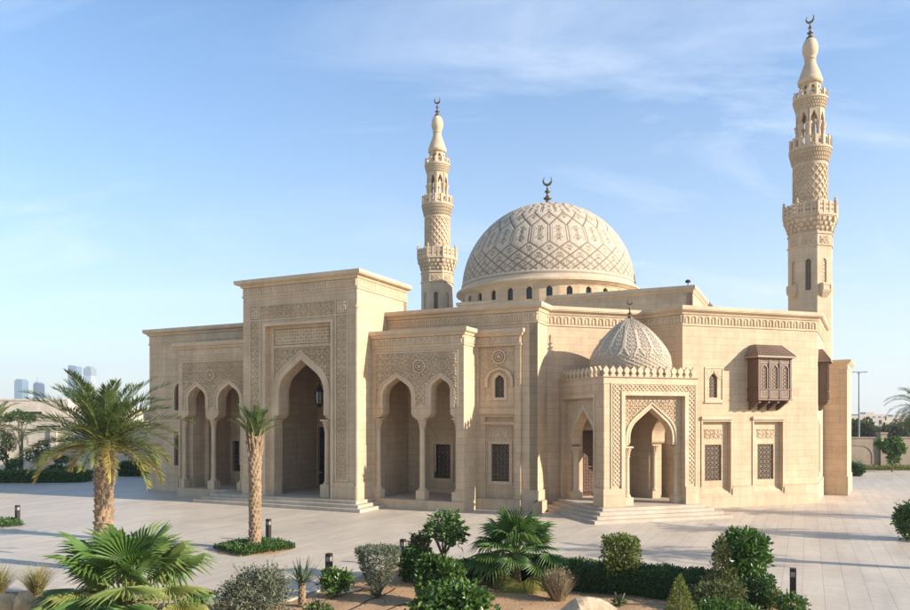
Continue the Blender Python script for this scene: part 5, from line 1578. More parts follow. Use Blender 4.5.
def date_fronds(n, length, z0, lean=(0, 0), el=(82, -38), droop=1.0, nleaf=52, leafL=.40, leafW=.030, az=None, tintr=(0, 1), spread_r=.15, dead=.18):
    parts = []
    for i in range(n):
        f = (i+.5)/n
        e0 = math.radians(el[0]+(el[1]-el[0])*f**.9 + rnd(-7, 7))
        a = i*2.39996+rnd(-.25, .25)
        Lf = length*rnd(.85, 1.1)*(.8+.2*math.sin(PI*min(1, f*1.3)))
        m = 16; pts = []
        p = np.array([lean[0]+spread_r*math.cos(a), lean[1]+spread_r*math.sin(a), z0+.25*(1-f)]); e = e0
        bend = droop*rnd(.7, 1.3)*(.9 + .5*math.cos(e0))*1.1/m
        for k in range(m+1):
            pts.append(p.copy())
            d = np.array([math.cos(a)*math.cos(e), math.sin(a)*math.cos(e), math.sin(e)])
            p = p+d*Lf/m; e -= bend*(.35+1.3*k/m)
        pts = np.array(pts)
        tan = unit(np.gradient(pts, axis=0)); side = np.array([-math.sin(a), math.cos(a), 0])
        side = np.repeat(side[None], m+1, 0); nor = unit(np.cross(tan, side)); nor *= np.sign(nor[:, 2:3]+1e-6)
        # rachis as a thin tapered strip pair
        wv = np.linspace(.035, .006, m+1)[:, None]
        base_t = tintr[0]+(tintr[1]-tintr[0])*np.clip((f-.25)*.85+rnd(-.12, .12), .05, 1)
        if f > .80 and rnd(0, 1) < dead*2: base_t = rnd(.8, 1)
        A = pts+side*wv; B = pts-side*wv; C_ = pts-nor*wv*1.2
        V = np.concatenate([A, B, C_]); q = np.arange(m)
        F = np.concatenate([np.stack([q, q+1, q+m+2, q+m+1], -1), np.stack([q, q+1, q+2*m+3, q+2*m+2], -1), np.stack([q+m+1, q+m+2, q+2*m+3, q+2*m+2], -1)])
        parts.append((V, F, np.full(len(V), min(1, base_t*.6+.42))))
        # leaflets
        s = np.linspace(.13, .995, nleaf)
        for sg in (1, -1):
            u = s*m; k0 = np.clip(u.astype(int), 0, m-1); fr_ = (u-k0)[:, None]
            P = pts[k0]*(1-fr_)+pts[k0+1]*fr_
            t_ = tan[k0]; n_ = nor[k0]; sd = side[k0]*sg
            fwd = .75+.5*s[:, None]
            D = unit(t_*fwd + sd*(1.0-.35*s[:, None]) + n_*(.42+RNG.uniform(-.3, .3, (nleaf, 1))) + RNG.normal(size=(nleaf, 3))*.09 + np.array([0, 0, -.12]))
            S_ = unit(np.cross(D, n_+RNG.normal(size=(nleaf, 3))*.25))
            Ls = leafL*(.45+.75*np.sin(PI*np.clip(s*.86+.12, 0, 1)))*RNG.uniform(.85, 1.15, nleaf)
            V, F = quads(P, D, S_, Ls, np.full(nleaf, leafW)*RNG.uniform(.8, 1.2, nleaf), .1)
            tt = np.clip(base_t+RNG.uniform(-.15, .15, nleaf)+.15*(s > .9), 0, 1)
            parts.append((V, F, np.repeat(tt, 4)))
    return join(parts)

def date_palm(label, loc, h, r0, r1, n, length, group=None, lean=(0, 0), cat='palm tree', **kw):
    t = thing('date_palm', label, cat, loc, rnd(0, 6), group)
    palm_trunk(t, h, r0, r1, lean, **kw.pop('trunk', {}))
    V, F, T = date_fronds(n, length, h-.1, lean, **kw)
    obj_np('crown', V, F, M_DATE, t, WM[t], tint=T)
    return t

def fan_leaf(c, az, el, pet, R, nseg=30, sweep_=250, tint=.3, dropb=.25, curl=.35):
    """palmate leaf: petiole and pleated blade whose segments are free and droop at their tips"""
    d = np.array([math.cos(az)*math.cos(el), math.sin(az)*math.cos(el), math.sin(el)])
    s = np.array([-math.sin(az), math.cos(az), 0.]); n = np.cross(d, s); n *= np.sign(n[2]+1e-9)
    base = np.array(c); hub = base+d*pet - np.array([0, 0, pet*.06])
    parts = []
    w = .022
    V = np.array([base+s*w*1.5, base-s*w*1.5, hub-s*w*.8, hub+s*w*.8, base-n*w*1.5, hub-n*w]); F = np.array([[0, 1, 2, 3], [0, 4, 5, 3], [1, 4, 5, 2]])
    parts.append((V, F, np.full(6, min(1, tint+.25))))
    tilt = unit((d - n*dropb)[None])[0]; n2 = np.cross(tilt, s); n2 *= np.sign(n2[2]+1e-9)
    A = np.radians(np.linspace(-sweep_/2, sweep_/2, nseg+1))
    V, F, T = [], [], []
    for k in range(nseg):
        a0, a1 = A[k], A[k+1]; am = (a0+a1)/2
        Rk = R*(.70+.30*math.cos(am*.55))*rnd(.93, 1.07)
        def at(a, r, lift): return hub + (tilt*math.cos(a)+s*math.sin(a))*r + n2*lift
        cup = .18*R*abs(math.sin(am))
        r1_, r2_, r3_ = Rk*.42, Rk*.72, Rk
        g = .018*R
        dr = curl*rnd(.4, 1.5)*.35*R
        o = len(V)
        h1 = -cup*.3; h2 = -cup*.7-.1*dr; h3 = -cup-dr
        ms = (a1-a0)
        pts = [at(am, .02, 0), at(a0, r1_, h1-g), at(am, r1_, h1+g*1.5), at(a1, r1_, h1-g),
               at(am-ms*.36, r2_, h2-g), at(am, r2_, h2+g), at(am+ms*.36, r2_, h2-g), at(am, r3_, h3)]
        pts[7] = pts[7]-np.array([0, 0, dr*.5])
        V += pts
        for f in ((0, 1, 2, 2), (0, 2, 3, 3), (1, 4, 5, 2), (2, 5, 6, 3), (4, 7, 5, 5), (5, 7, 6, 6)): F.append([o+q for q in f])
        T += [tint+rnd(-.1, .1)]*8
    Vn = np.array(V); Fn = F
    return parts, (Vn, Fn, np.clip(np.array(T), 0, 1))

def fan_palm(label, loc, n, pet, R, h, group=None, el=(85, -30), tints=(.1, .6), dead=0, rz=0.0, zc=None):
    t = thing('fan_palm', label, 'fan palm', loc, rz, group)
    V, F, T, o = [], [], [], 0
    for i in range(n):
        f = (i+.5)/n; a = i*2.39996+rnd(-.3, .3)
        e = math.radians(el[0]+(el[1]-el[0])*f+rnd(-8, 8))
        if f > .86: e -= .35
        tt = tints[0]+(tints[1]-tints[0])*rnd(0, 1)*(.5+.6*f) if f < .86 else 1.0
        ps, bl = fan_leaf((.08*math.cos(a), .08*math.sin(a), h+.15*(1-f)), a, e, pet*rnd(.75, 1.15), R*rnd(.85, 1.1), tint=tt, dropb=rnd(.05, .5)+.2*f, curl=rnd(.1, .7))
        for pv, pf, pt in ps+[bl]:
            V.append(pv); T.append(pt)
            F += [[q+o for q in dict.fromkeys(int(z) for z in fc)] for fc in pf]
            o += len(pv)
    obj_np('crown', np.concatenate(V), F, M_FAN, t, WM[t], tint=np.concatenate(T))
    palm_trunk(t, h+.1, .17, .15, rows=.12, boots=7, rough=.06, flare=1.1)
    return t

def blades(n, c, L, W, el, mat_t=(.2, .8), bend=.5, seg=5, r0=.04):
    """strap leaves or grass blades arching from a point"""
    V, F, T, o = [], [], [], 0
    for i in range(n):
        a = i*2.39996+rnd(-.3, .3); e = math.radians(rnd(*el)); Lf = L*rnd(.7, 1.15)
        p = np.array([c[0]+r0*math.cos(a)*rnd(0, 1), c[1]+r0*math.sin(a)*rnd(0, 1), c[2]]); s = np.array([-math.sin(a), math.cos(a), 0])
        b = bend*rnd(.4, 1.4)/seg; tt = rnd(*mat_t)
        for k in range(seg+1):
            f = k/seg; w = W*(1-f**2.2)*(.65+.5*math.sin(PI*min(1, f*1.1)))*.5+.001
            V += [p+s*w, p-s*w]; T += [tt+.25*f*rnd(0, .6)]*2
            if k < seg: F.append([o+2*k, o+2*k+1, o+2*k+3, o+2*k+2])
            p = p+np.array([math.cos(a)*math.cos(e), math.sin(a)*math.cos(e), math.sin(e)])*Lf/seg; e -= b*(.3+1.4*f)
        o += 2*(seg+1)
    return np.array(V), np.array(F), np.clip(np.array(T), 0, 1)

def rock(name, label, loc, r, mat, seed, rz=0.0, cat='boulder'):
    bm = bmesh.new(); bmesh.ops.create_icosphere(bm, subdivisions=4, radius=1)
    rg = np.random.default_rng(seed); pl = [(unit(rg.normal(size=3)[None])[0], rg.uniform(.55, .9)) for _ in range(14)]
    ph = rg.uniform(0, 6, 9)
    for v in bm.verts:
        d = np.array(v.co[:]); f = 1.0
        for nrm_, dd in pl:
            q = float(d@nrm_)
            if q > 0: f = min(f, dd/q)
        f = min(f, 1.0)+.02*math.sin(9*d[0]+ph[0])*math.sin(8*d[1]+ph[1])+.012*math.sin(21*d[2]+ph[2])*math.sin(19*d[0]+ph[3])
        v.co = Vector((d[0]*f*r[0], d[1]*f*r[1], d[2]*f*r[2]))
    o = obj(name, bm, mat, None, Matrix.Translation(loc) @ Matrix.Rotation(rz, 4, 'Z'), smooth=False)
    return tag(o, label, cat)

# ------------------------------------------------------------------ planting bed
BED = [tuple(ground(286, 602)[:2]), tuple(ground(398.6, 564.5)[:2]), tuple(ground(804, 597)[:2])]
bx = (BED[2][0]-.4305*8, BED[2][1]-.9026*8)
bedpoly = [(-15.5, 10.5), (-15.5, 22.6), (-6.0, 21.0), BED[0], BED[1], BED[2], bx, (4.0, 10.5)]
m, nt, N, b = new_mat('sandy_soil')
tc = nd(nt, 'ShaderNodeTexCoord')
n1 = noise_tex(nt, tc.outputs['Object'], .9, 7, .7); n2 = noise_tex(nt, tc.outputs['Object'], 14, 5, .75)
c = mixc(nt, ramp(nt, n1, [(.3, 0.), (.7, 1.)]), (.40, .225, .105), (.52, .315, .16))
c = mixc(nt, 1.0, c, ramp(nt, n2, [(.25, .72), (.7, 1.1)]), 'MULTIPLY')
nt.links.new(c, b.inputs['Base Color']); b.inputs['Roughness'].default_value = 1
bp = nd(nt, 'ShaderNodeBump'); bp.inputs['Strength'].default_value = .7; bp.inputs['Distance'].default_value = .05
nt.links.new(n2, bp.inputs['Height']); nt.links.new(bp.outputs[0], b.inputs['Normal'])
M_SOIL = m
# gently mounded soil sheet
gx = np.arange(-16, 11, .16); gy = np.arange(10.4, 28, .16)
def inpoly(x, y, poly):
    r = False; n = len(poly)
    for i in range(n):
        x0, y0 = poly[i]; x1, y1 = poly[(i+1) % n]
        if (y0 > y) != (y1 > y) and x < (x1-x0)*(y-y0)/(y1-y0)+x0: r = not r
    return r
def edged(x, y):
    dmin = 9
    n = len(bedpoly)
    for i in range(n):
        (x0, y0), (x1, y1) = bedpoly[i], bedpoly[(i+1) % n]
        L2 = (x1-x0)**2+(y1-y0)**2; t = max(0, min(1, ((x-x0)*(x1-x0)+(y-y0)*(y1-y0))/L2))
        dmin = min(dmin, math.hypot(x-x0-t*(x1-x0), y-y0-t*(y1-y0)))
    return dmin
def soil_z(x, y):
    if not inpoly(x, y, bedpoly): return -.015
    return -.01+min(1, edged(x, y)/.5)*(.05+.05*math.sin(x*1.3+.7*y)*math.sin(y*1.1-x*.4)+.02*math.sin(3.7*x+1)*math.sin(4.1*y))
GX, GY = np.meshgrid(gx, gy, indexing='ij')
GZ = np.vectorize(soil_z)(GX, GY)
nx_, ny_ = GX.shape
I, J = np.meshgrid(np.arange(nx_-1), np.arange(ny_-1), indexing='ij'); a = I*ny_+J
F = np.stack([a, a+ny_, a+ny_+1, a+1], -1)
keep = (np.maximum.reduce([GZ[:-1, :-1], GZ[1:, :-1], GZ[:-1, 1:], GZ[1:, 1:]]) > -.012)
tag(obj_np('soil', np.stack([GX, GY, GZ+.004], -1).reshape(-1, 3), F[keep], M_SOIL, smooth=True), kind='structure')
# stone kerb along the bed
bm = bmesh.new(); sweep(bm, [(-15.5, 22.6), (-6.0, 21.0), BED[0], BED[1], BED[2], bx], [(-.09, -.05), (-.09, .05), (.03, .05), (.03, -.05)], 0)
tag(obj('kerb', bm, M_STEP, None), kind='structure')

SZ = .03
def G(px, py): 
    p = ground(px, py, SZ); return (p.x, p.y, SZ)

# ------------------------------------------------------------------ palms
p = ground(104, 570)
date_palm('large date palm left of the portal with a wide arching yellowing crown', tuple(p), 4.35, .27, .31, 66, 2.95, el=(84, -10), nleaf=60, leafL=.44, leafW=.038, droop=.82, tintr=(.12, .85), dead=.22,
          trunk=dict(rows=.19, boots=8, rough=.11))
p = ground(255, 549)
sp_ = date_palm('slender palm with a ringed trunk and tied up fronds in front of the portal', tuple(p), 4.55, .235, .27, 24, 1.3, el=(88, 50), nleaf=34, leafL=.24, leafW=.03, droop=.55, spread_r=.12,
          trunk=dict(rows=.16, boots=10, rough=.06, flare=1.15), tintr=(.0, .45), dead=.05)
# tied leaf bases under the small crown
t = bmesh.new()
for k in range(22):
    a = k*2.4; z0_ = 3.75+.65*(k/22); r_ = .25
    tube(t, [(r_*math.cos(a), r_*math.sin(a), z0_), ((r_+.05)*math.cos(a), (r_+.05)*math.sin(a), z0_+.28), ((r_+.12)*math.cos(a), (r_+.12)*math.sin(a), z0_+.5)], .055, 5, .02)
obj('leaf_base', t, M_TRUNK, sp_, WM[sp_])
# ground cover ring round it
def cover(label_obj, c, r, n, mat=M_HEDGE, h=.28, sq=True):
    P = []
    while len(P) < n:
        x, y = rnd(-r, r), rnd(-r, r)
        if abs(x)+abs(y) < r*1.05 and math.hypot(x, y) < r: P.append((x, y, h*rnd(.1, 1)*(1-.5*(math.hypot(x, y)/r)**4)))
    P = np.array(P); D = unit(P*np.array([.6, .6, 0])+np.array([0, 0, .6]))
    V, F, T = leaves_at(P, D, .10, .055, .6, (.15, .8), .4)
    o = obj_np('ground_cover', V, F, mat, None, Matrix.Translation((c[0], c[1], 0)), tint=T)
    return tag(o, kind='stuff')
cover('', p, 1.62, 5200)
bm = bmesh.new(); quadprism(bm, [(p.x+1.6*math.cos(q), p.y+1.6*math.sin(q)) for q in np.linspace(0, 2*PI, 9)[:-1]], -.002, .008); tag(obj('planting_soil', bm, M_SOIL), kind='structure')
c2 = ground(-8, 526); cover('', c2, 1.5, 3000)
# palm cut by the left edge, palms by the right wall
date_palm('date palm at the left edge of the photo, partly out of frame', tuple(ground(-6, 487)), 4.6, .25, .28, 40, 2.9, nleaf=40, leafW=.05, tintr=(.2, 1), trunk=dict(rows=.2))
date_palm('date palm beyond the right boundary wall, its crown cut by the photo edge', (52.6, 83.0, 0), 6.4, .28, .3, 50, 4.2, nleaf=44, leafL=.6, leafW=.06, tintr=(.0, .6), trunk=dict(rows=.2))
# palms just outside the right of the frame (their shadows cross the paving)
for (x, y, h, lab) in ((21.0, 24.2, 5.2, 'unseen near palm whose shadow crosses the right paving'), (28.0, 29.5, 5.8, 'unseen middle palm whose long shadow reaches the porch steps'), (33.5, 36.0, 6.0, 'unseen palm farthest away, shading the paving before the right wing')):
    date_palm(lab, (x, y, 0), h, .22, .26, 30, 2.3, group=None, nleaf=30, leafW=.05, tintr=(.0, .8))

# ------------------------------------------------------------------ planting in the bed
fan_palm('big fan palm in the bottom left corner of the bed, its fronds fill the foreground', (*ground(126, 628)[:2], 0), 34, 1.25, 1.05, .55, el=(84, -14), tints=(.3, 1.0), rz=.4)
fan_palm('fan palm in the middle of the bed in front of the left porch steps', G(516, 588), 36, .84, .76, .98, el=(86, -26), tints=(.1, .7), rz=1.1)
t = thing('yucca', 'spiky yucca on a short trunk beside the grey green bush', 'yucca', G(302, 606))
V, F, T = blades(64, (0, 0, .62), .78, .055, (5, 85), (.2, .8), .25, 4, .07); obj_np('leaf_rosette', V, F, M_AGAVE, t, WM[t], tint=T)
palm_trunk(t, .66, .10, .11, rows=.07, boots=6, rough=.04)
t = thing('agave', 'small pale agave rosette at the foot of the cup shaped bush', 'agave', G(378, 598))
V, F, T = blades(34, (0, 0, .05), .48, .07, (15, 78), (.3, 1), .2, 4, .04); obj_np('leaf_rosette', V, F, M_AGAVE, t, WM[t], tint=T)
for lab, g_, n, L_ in (('tuft of golden ornamental grass behind the boulders', G(37, 594), 420, .95), ('tuft of pale ornamental grass at the left edge of the bed', G(-3, 596), 420, 1.0), ('tuft of straw coloured grass among the fan palm fronds', G(196, 612), 260, .55)):
    t = thing('grass_tuft', lab, 'grass tuft', g_); V, F, T = blades(n, (0, 0, 0), L_, .012, (50, 88), (.1, .9), 1.0, 6, .16); obj_np('blade_clump', V, F, M_STRAW, t, WM[t], tint=T)
rock('boulder', 'squarish orange sandstone boulder in the bottom left corner', G(9, 618), (.50, .40, .80), M_ROCK, 3, .3)
rock('boulder', 'narrow orange sandstone boulder right of the squarish one', G(25, 619), (.30, .32, .78), M_ROCK, 9, 1.1)
rock('boulder', 'large pale sloping boulder at the bottom of the bed in front of the hedge', (*ground(585, 628)[:2], -.02), (1.12, .65, .80), M_ROCKP, 21, -.25)

shrub('grey_bush', 'rounded grey green bush beside the yucca', 'bush', G(257, 617), [((0, 0, .62), (.82, .75, .62), 5200), ((-.62, .1, .45), (.42, .4, .42), 900), ((.3, -.1, .95), (.45, .4, .38), 900)], .085, .035, M_SAGE, tint=(.0, .95), spread=.9, up=.4)
shrub('small_shrub', 'small bright green shrub in front of the short bollard', 'shrub', G(335, 597), [((0, 0, .42), (.40, .36, .30), 900), ((.3, 0, .55), (.22, .2, .18), 300), ((-.12, 0, .62), (.24, .2, .2), 300)], .10, .06, M_GREEN, tint=(.3, 1))
# cup shaped bush: inverted cone with a flat clipped top
t = thing('cup_bush', 'clipped bush shaped like a cup with a flat sage coloured top', 'bush', G(378, 591))
n = 6500; a = RNG.uniform(0, 2*PI, n); zz = RNG.uniform(.0, 1, n)**.7; edge = RNG.uniform(.72, 1.02, n)
rr = (.22+.46*zz**.75)*edge*(1+.05*np.sin(5*a)+.04*np.sin(11*a+3*zz))
top = RNG.uniform(0, 1, n) < .33; rr = np.where(top, .68*np.sqrt(RNG.uniform(0, 1, n)), rr); zz = np.where(top, 1+RNG.uniform(-.06, .03, n), zz)
P = np.stack([rr*np.cos(a), rr*np.sin(a), .14+1.12*zz], -1); D = unit(np.stack([np.cos(a), np.sin(a), np.where(top, 2.5, .1)], -1))
V, F, T = leaves_at(P, D, .075, .03, .8, (.0, .75), .2); T = np.clip(T+.0, 0, 1)
obj_np('foliage', V, F, M_SAGE, t, WM[t], tint=T)
stems(t, [([(0, 0, -.05), (.02, 0, .3), (.1, .1, .7)], .06, .03), ([(0, 0, 0), (-.15, .1, .7)], .04, .02), ([(0, 0, 0), (.2, -.1, .7)], .04, .02), ([(0, 0, 0), (-.05, -.22, .6)], .04, .02)], name='stem')

# broad leaved small tree and the glossy shrubs under it
t = thing('plumeria_tree', 'small open tree with clumps of broad leaves in front of the right arcade', 'tree', G(443, 582))
hh = 1.95
tips = []
bl = []; sg = [([(0, 0, -.05), (-.03, 0, .5), (.0, .02, .85)], .055, .045)]
for (x, y, z, r_) in ((-.05, 0, 1.95, .30), (.28, .1, 1.75, .30), (.42, -.15, 1.42, .26), (-.28, -.1, 1.62, .26), (.12, -.2, 1.52, .26), (-.40, .15, 1.62, .20), (.2, .2, 1.98, .24), (.5, .1, 1.62, .2)):
    bl.append(((x, y, z), (r_, r_, r_*.75), 120)); sg.append(([(0, .02, .8), (x*.5, y*.5, .8+(z-.8)*.55), (x, y, z-.05)], .035, .015))
crown('crown', bl, .20, .075, M_GREEN, t, tint=(.05, .9), spread=.7, up=.3); stems(t, sg)
shrub('olive_shrub', 'olive tinted shrub left of the small open tree', 'shrub', G(420, 580), [((0, 0, 1.05), (.30, .3, .35), 700), ((.05, 0, .6), (.36, .32, .4), 900), ((-.1, 0, 1.25), (.2, .2, .2), 250)], .11, .06, M_OLIVE, tint=(.0, .8))
shrub('glossy_shrub', 'dark glossy shrub behind the bright one, beside the tall bollard', 'shrub', G(414, 583), [((0, 0, .45), (.42, .4, .48), 1300), ((-.05, 0, .85), (.3, .3, .3), 500)], .13, .07, M_GREEN, tint=(.0, .6))
shrub('glossy_shrub', 'bright glossy shrub below the small open tree', 'shrub', G(440, 606), [((0, 0, .72), (.62, .52, .55), 2300), ((-.2, 0, 1.05), (.38, .3, .3), 700), ((.3, -.1, .9), (.36, .3, .3), 600)], .15, .085, M_GREEN, tint=(.1, 1))
shrub('glossy_shrub', 'glossy shrub nearest the camera, cut by the bottom of the photo', 'shrub', (*ground(452, 640)[:2], SZ), [((0, 0, .55), (.85, .6, .62), 2800), ((.35, 0, .95), (.40, .36, .32), 800), ((-.5, 0, .7), (.36, .36, .4), 700)], .16, .09, M_GREEN, tint=(.1, .95))
t = thing('dry_shrub', 'dry brown twiggy shrub between the fan palm and the hedge', 'shrub', G(558, 601))
V, F, T = blades(520, (0, 0, 0), .88, .014, (48, 88), (.0, 1), .25, 4, .20); P, d = blob_points(1300, (0, 0, .55), (.36, .34, .38)); V2, F2, T2 = leaves_at(P, d, .07, .022, .9, (0, 1), .5)
obj_np('twig', *join([(V, F, T), (V2, F2, T2)])[:2], M_DRY, t, WM[t], tint=join([(V, F, T), (V2, F2, T2)])[2])
# hedge along the plaza edge of the bed, in two runs
ha = (BED[1][0]+.9026*4.8-.4305*.85, BED[1][1]-.4305*4.8-.9026*.85); hb = (BED[1][0]+.9026*12.4-.4305*.85, BED[1][1]-.4305*12.4-.9026*.85)
hedge('long dark green clipped hedge along the plaza edge of the bed', ha, hb, 1.15, .78, 26000, L=.062, W=.045)
hz = (BED[1][0]+.9026*1.8-.4305*1.1, BED[1][1]-.4305*1.8-.9026*1.1); hz2 = (BED[1][0]+.9026*4.4-.4305*.95, BED[1][1]-.4305*4.4-.9026*.95)
hedge('short low hedge behind the middle fan palm', hz, hz2, .8, .52, 7000, L=.06, W=.042)
# yellow green clipped block tree
t = thing('topiary_tree', 'yellow green tree clipped into a block, rising in front of the hedge', 'tree', G(621, 594))
P, D = box_points(3400, .92, .75, 1.05, .25, .06); P[:, 2] += .62; keep = (P[:, 2] > .9) | (RNG.uniform(0, 1, len(P)) < .55)
V, F, T = leaves_at(P[keep], D[keep], .085, .05, .9, (.0, 1), .3)
P2, d2 = blob_points(1200, (0, 0, .95), (.34, .3, .45)); V2, F2, T2 = leaves_at(P2, d2, .08, .045, .9, (.0, .9), .3)
J_ = join([(V, F, T), (V2, F2, T2)]); obj_np('crown', J_[0], J_[1], M_LIME, t, WM[t], tint=J_[2])
stems(t, [([(0, 0, -.05), (.02, 0, .5), (0, 0, 1.0)], .045, .03), ([(0, 0, .5), (.25, .1, 1.3)], .025, .012), ([(0, 0, .5), (-.25, -.05, 1.3)], .025, .012), ([(0, 0, .7), (.05, -.1, 1.62), (.12, 0, 1.80)], .02, .008)])
# round dark tree
t = thing('round_tree', 'round headed dark green tree near the right bollard', 'tree', G(743, 602))
bl, sg = [], [([(0, 0, -.05), (.02, 0, .4), (-.03, 0, .8)], .06, .045)]
for k in range(30):
    zf_ = 1-2*(k+.5)/30; d = np.array([math.sqrt(1-zf_*zf_)*math.cos(2.4*k), math.sqrt(1-zf_*zf_)*math.sin(2.4*k), zf_])*rnd(.46, .68); c_ = (d[0]*.95, d[1]*.9, 1.42+d[2]*.8)
    bl.append((c_, (.24, .24, .18), 120)); sg.append(([(-.03, 0, .75), (c_[0]*.4, c_[1]*.4, 1.0+.25*d[2]), c_], .022, .008))
bl.append(((0, 0, 1.42), (.48, .46, .42), 600))
cr = crown('crown', bl, .15, .075, M_GREEN, t, tint=(.05, .85), spread=.8, up=.25); stems(t, sg)
# conical shrubs
def cone_shrub(label, loc, h, r, n, mat, tint=(0, 1)):
    t = thing('cone_shrub', label, 'shrub', loc)
    f = 1-np.sqrt(RNG.uniform(0.0, 1, n)); a = RNG.uniform(0, 2*PI, n); rr = r*(1-f)**.75*np.minimum(1, .5+f*4)*RNG.uniform(.6, 1.08, n)*(1+.12*np.sin(4*a+6*f))
    P = np.stack([rr*np.cos(a), rr*np.sin(a), .05+f*h], -1); D = unit(np.stack([np.cos(a), np.sin(a), np.full(n, .6)], -1))
    V, F, T = leaves_at(P, D, .075, .03, .6, tint, .7); obj_np('foliage', V, F, mat, t, WM[t], tint=T)
    stems(t, [([(0, 0, -.05), (.01, 0, h*.8)], .03, .008)], name='stem'); return t
cone_shrub('tall cone shaped olive shrub in front of the round dark tree', G(722, 606), 1.95, .52, 3200, M_OLIVE, (.1, .9))
cone_shrub('short cone shaped yellow green shrub at the bottom of the bed', (*ground(680, 632)[:2], SZ), 1.32, .42, 2300, M_LIME, (.2, 1))
shrub('olive_shrub', 'low olive shrub below the tall cone shaped one', 'shrub', G(716, 612), [((0, 0, .4), (.75, .4, .42), 2300), ((.4, 0, .5), (.4, .35, .3), 700)], .08, .04, M_OLIVE, tint=(.0, .7))
shrub('low_shrub', 'low dark green shrub at the bottom edge left of the right bollard', 'shrub', (*ground(716, 626)[:2], SZ), [((0, 0, .25), (.6, .4, .36), 1700), ((.6, 0, .22), (.5, .35, .3), 1000)], .10, .05, M_GREEN, tint=(.1, .9))
shrub('low_shrub', 'straw and green low shrub in the bed corner behind the right bollard', 'shrub', G(768, 608), [((0, 0, .25), (.45, .3, .3), 800), ((-.3, .1, .35), (.2, .2, .25), 250)], .09, .045, M_OLIVE, tint=(.2, 1))
shrub('low_shrub', 'round green low shrub at the foot of the right bollard', 'shrub', (*ground(792, 618)[:2], SZ), [((0, 0, .28), (.36, .3, .3), 1000)], .09, .05, M_GREEN, tint=(.1, .8))
shrub('seedling', 'tiny green seedling on the bare sand right of the pale boulder', 'plant', G(619, 607), [((0, 0, .12), (.16, .14, .12), 160)], .08, .035, M_HEDGE, tint=(.2, .8))
shrub('seedling', 'low green plants under the yucca at the bottom edge', 'plant', G(318, 613), [((0, 0, .12), (.40, .2, .14), 480)], .09, .035, M_HEDGE, tint=(.3, 1))
shrub('roadside_shrub', 'leafy shrub cut by the right edge of the photo', 'shrub', (*ground(915, 540)[:2], 0), [((0, 0, .8), (.75, .7, .8), 2600), ((-.25, 0, 1.15), (.5, .4, .35), 700)], .14, .08, M_GREEN, tint=(.1, 1))

n = 2600; P = np.stack([RNG.uniform(-12, 10, n), RNG.uniform(17, 26.5, n), np.zeros(n)], -1)
P = P[[inpoly(x, y, bedpoly) for x, y, _ in P]]; P[:, 2] = [soil_z(x, y)+.006 for x, y, _ in P]
V, F, T = leaves_at(P, np.tile([0, 0, .3], (len(P), 1)), .06, .035, 1.0, (0, 1), 0)
tag(obj_np('leaf_litter', V, F, M_DRY, tint=T), kind='stuff')
# drip hoses lying on the sand
for lab, p0, p1 in (('drip hose on the sand nearest the yucca', (318, 601), (356, 589)), ('drip hose running past the small agave', (347, 611), (388, 591)), ('drip hose on the sand left of the glossy shrubs', (382, 611.5), (420, 596))):
    a_, b_ = ground(*p0, .1), ground(*p1, .1)
    pts = []
    for k in range(15):
        q = a_.lerp(b_, -.25+1.5*k/14); q.x += .03*math.sin(k*1.7); q.z = soil_z(q.x, q.y)+.018; pts.append(q)
    bm = bmesh.new(); tube(bm, pts, .013, 6); tag(obj('drip_hose', bm, M_IRON), lab, 'hose')
# ------------------------------------------------------------------ bollards
def bollard(label, loc, first=None):
    if first is not None: return copy_tree(first, Matrix.Translation(loc) @ Matrix.Rotation(FA.a, 4, 'Z'), label, 'path bollards')
    t = thing('bollard', label, 'bollard', loc, FA.a, 'path bollards')
    s = .085
    bm = bmesh.new(); box(bm, -s, s, -s, s, 0, .70); box(bm, -s-.03, s+.03, -s-.03, s+.03, 0, .02); obj('post', bm, M_BOLL, t)
    bm = bmesh.new(); box(bm, -s+.012, s-.012, -s+.012, s-.012, .702, .848); obj('lens', bm, M_BLENS, t)
    bm = bmesh.new(); box(bm, -s, s, -s, s, .85, .95)
    for x, y in ((-1, -1), (1, -1), (1, 1), (-1, 1)): box(bm, x*s-.02*(x > 0), x*s+.02*(x < 0), y*s-.02*(y > 0), y*s+.02*(y < 0), .702, .848)
    obj('cap', bm, M_BOLL, t)
    return t
b0_ = bollard('dark bollard at the right corner of the planting bed', tuple(ground(793, 601)))
bollard('dark bollard behind the ring of plants round the slender palm', tuple(ground(268.5, 541)), b0_)
bollard('bollard half hidden by the small bright shrub', tuple(ground(329, 583)), b0_)
bollard('bollard between the cup shaped bush and the glossy shrubs', tuple(ground(403, 565.5)), b0_)
bollard('lone bollard by the planted patch at the left edge', tuple(ground(17.5, 524)), b0_)

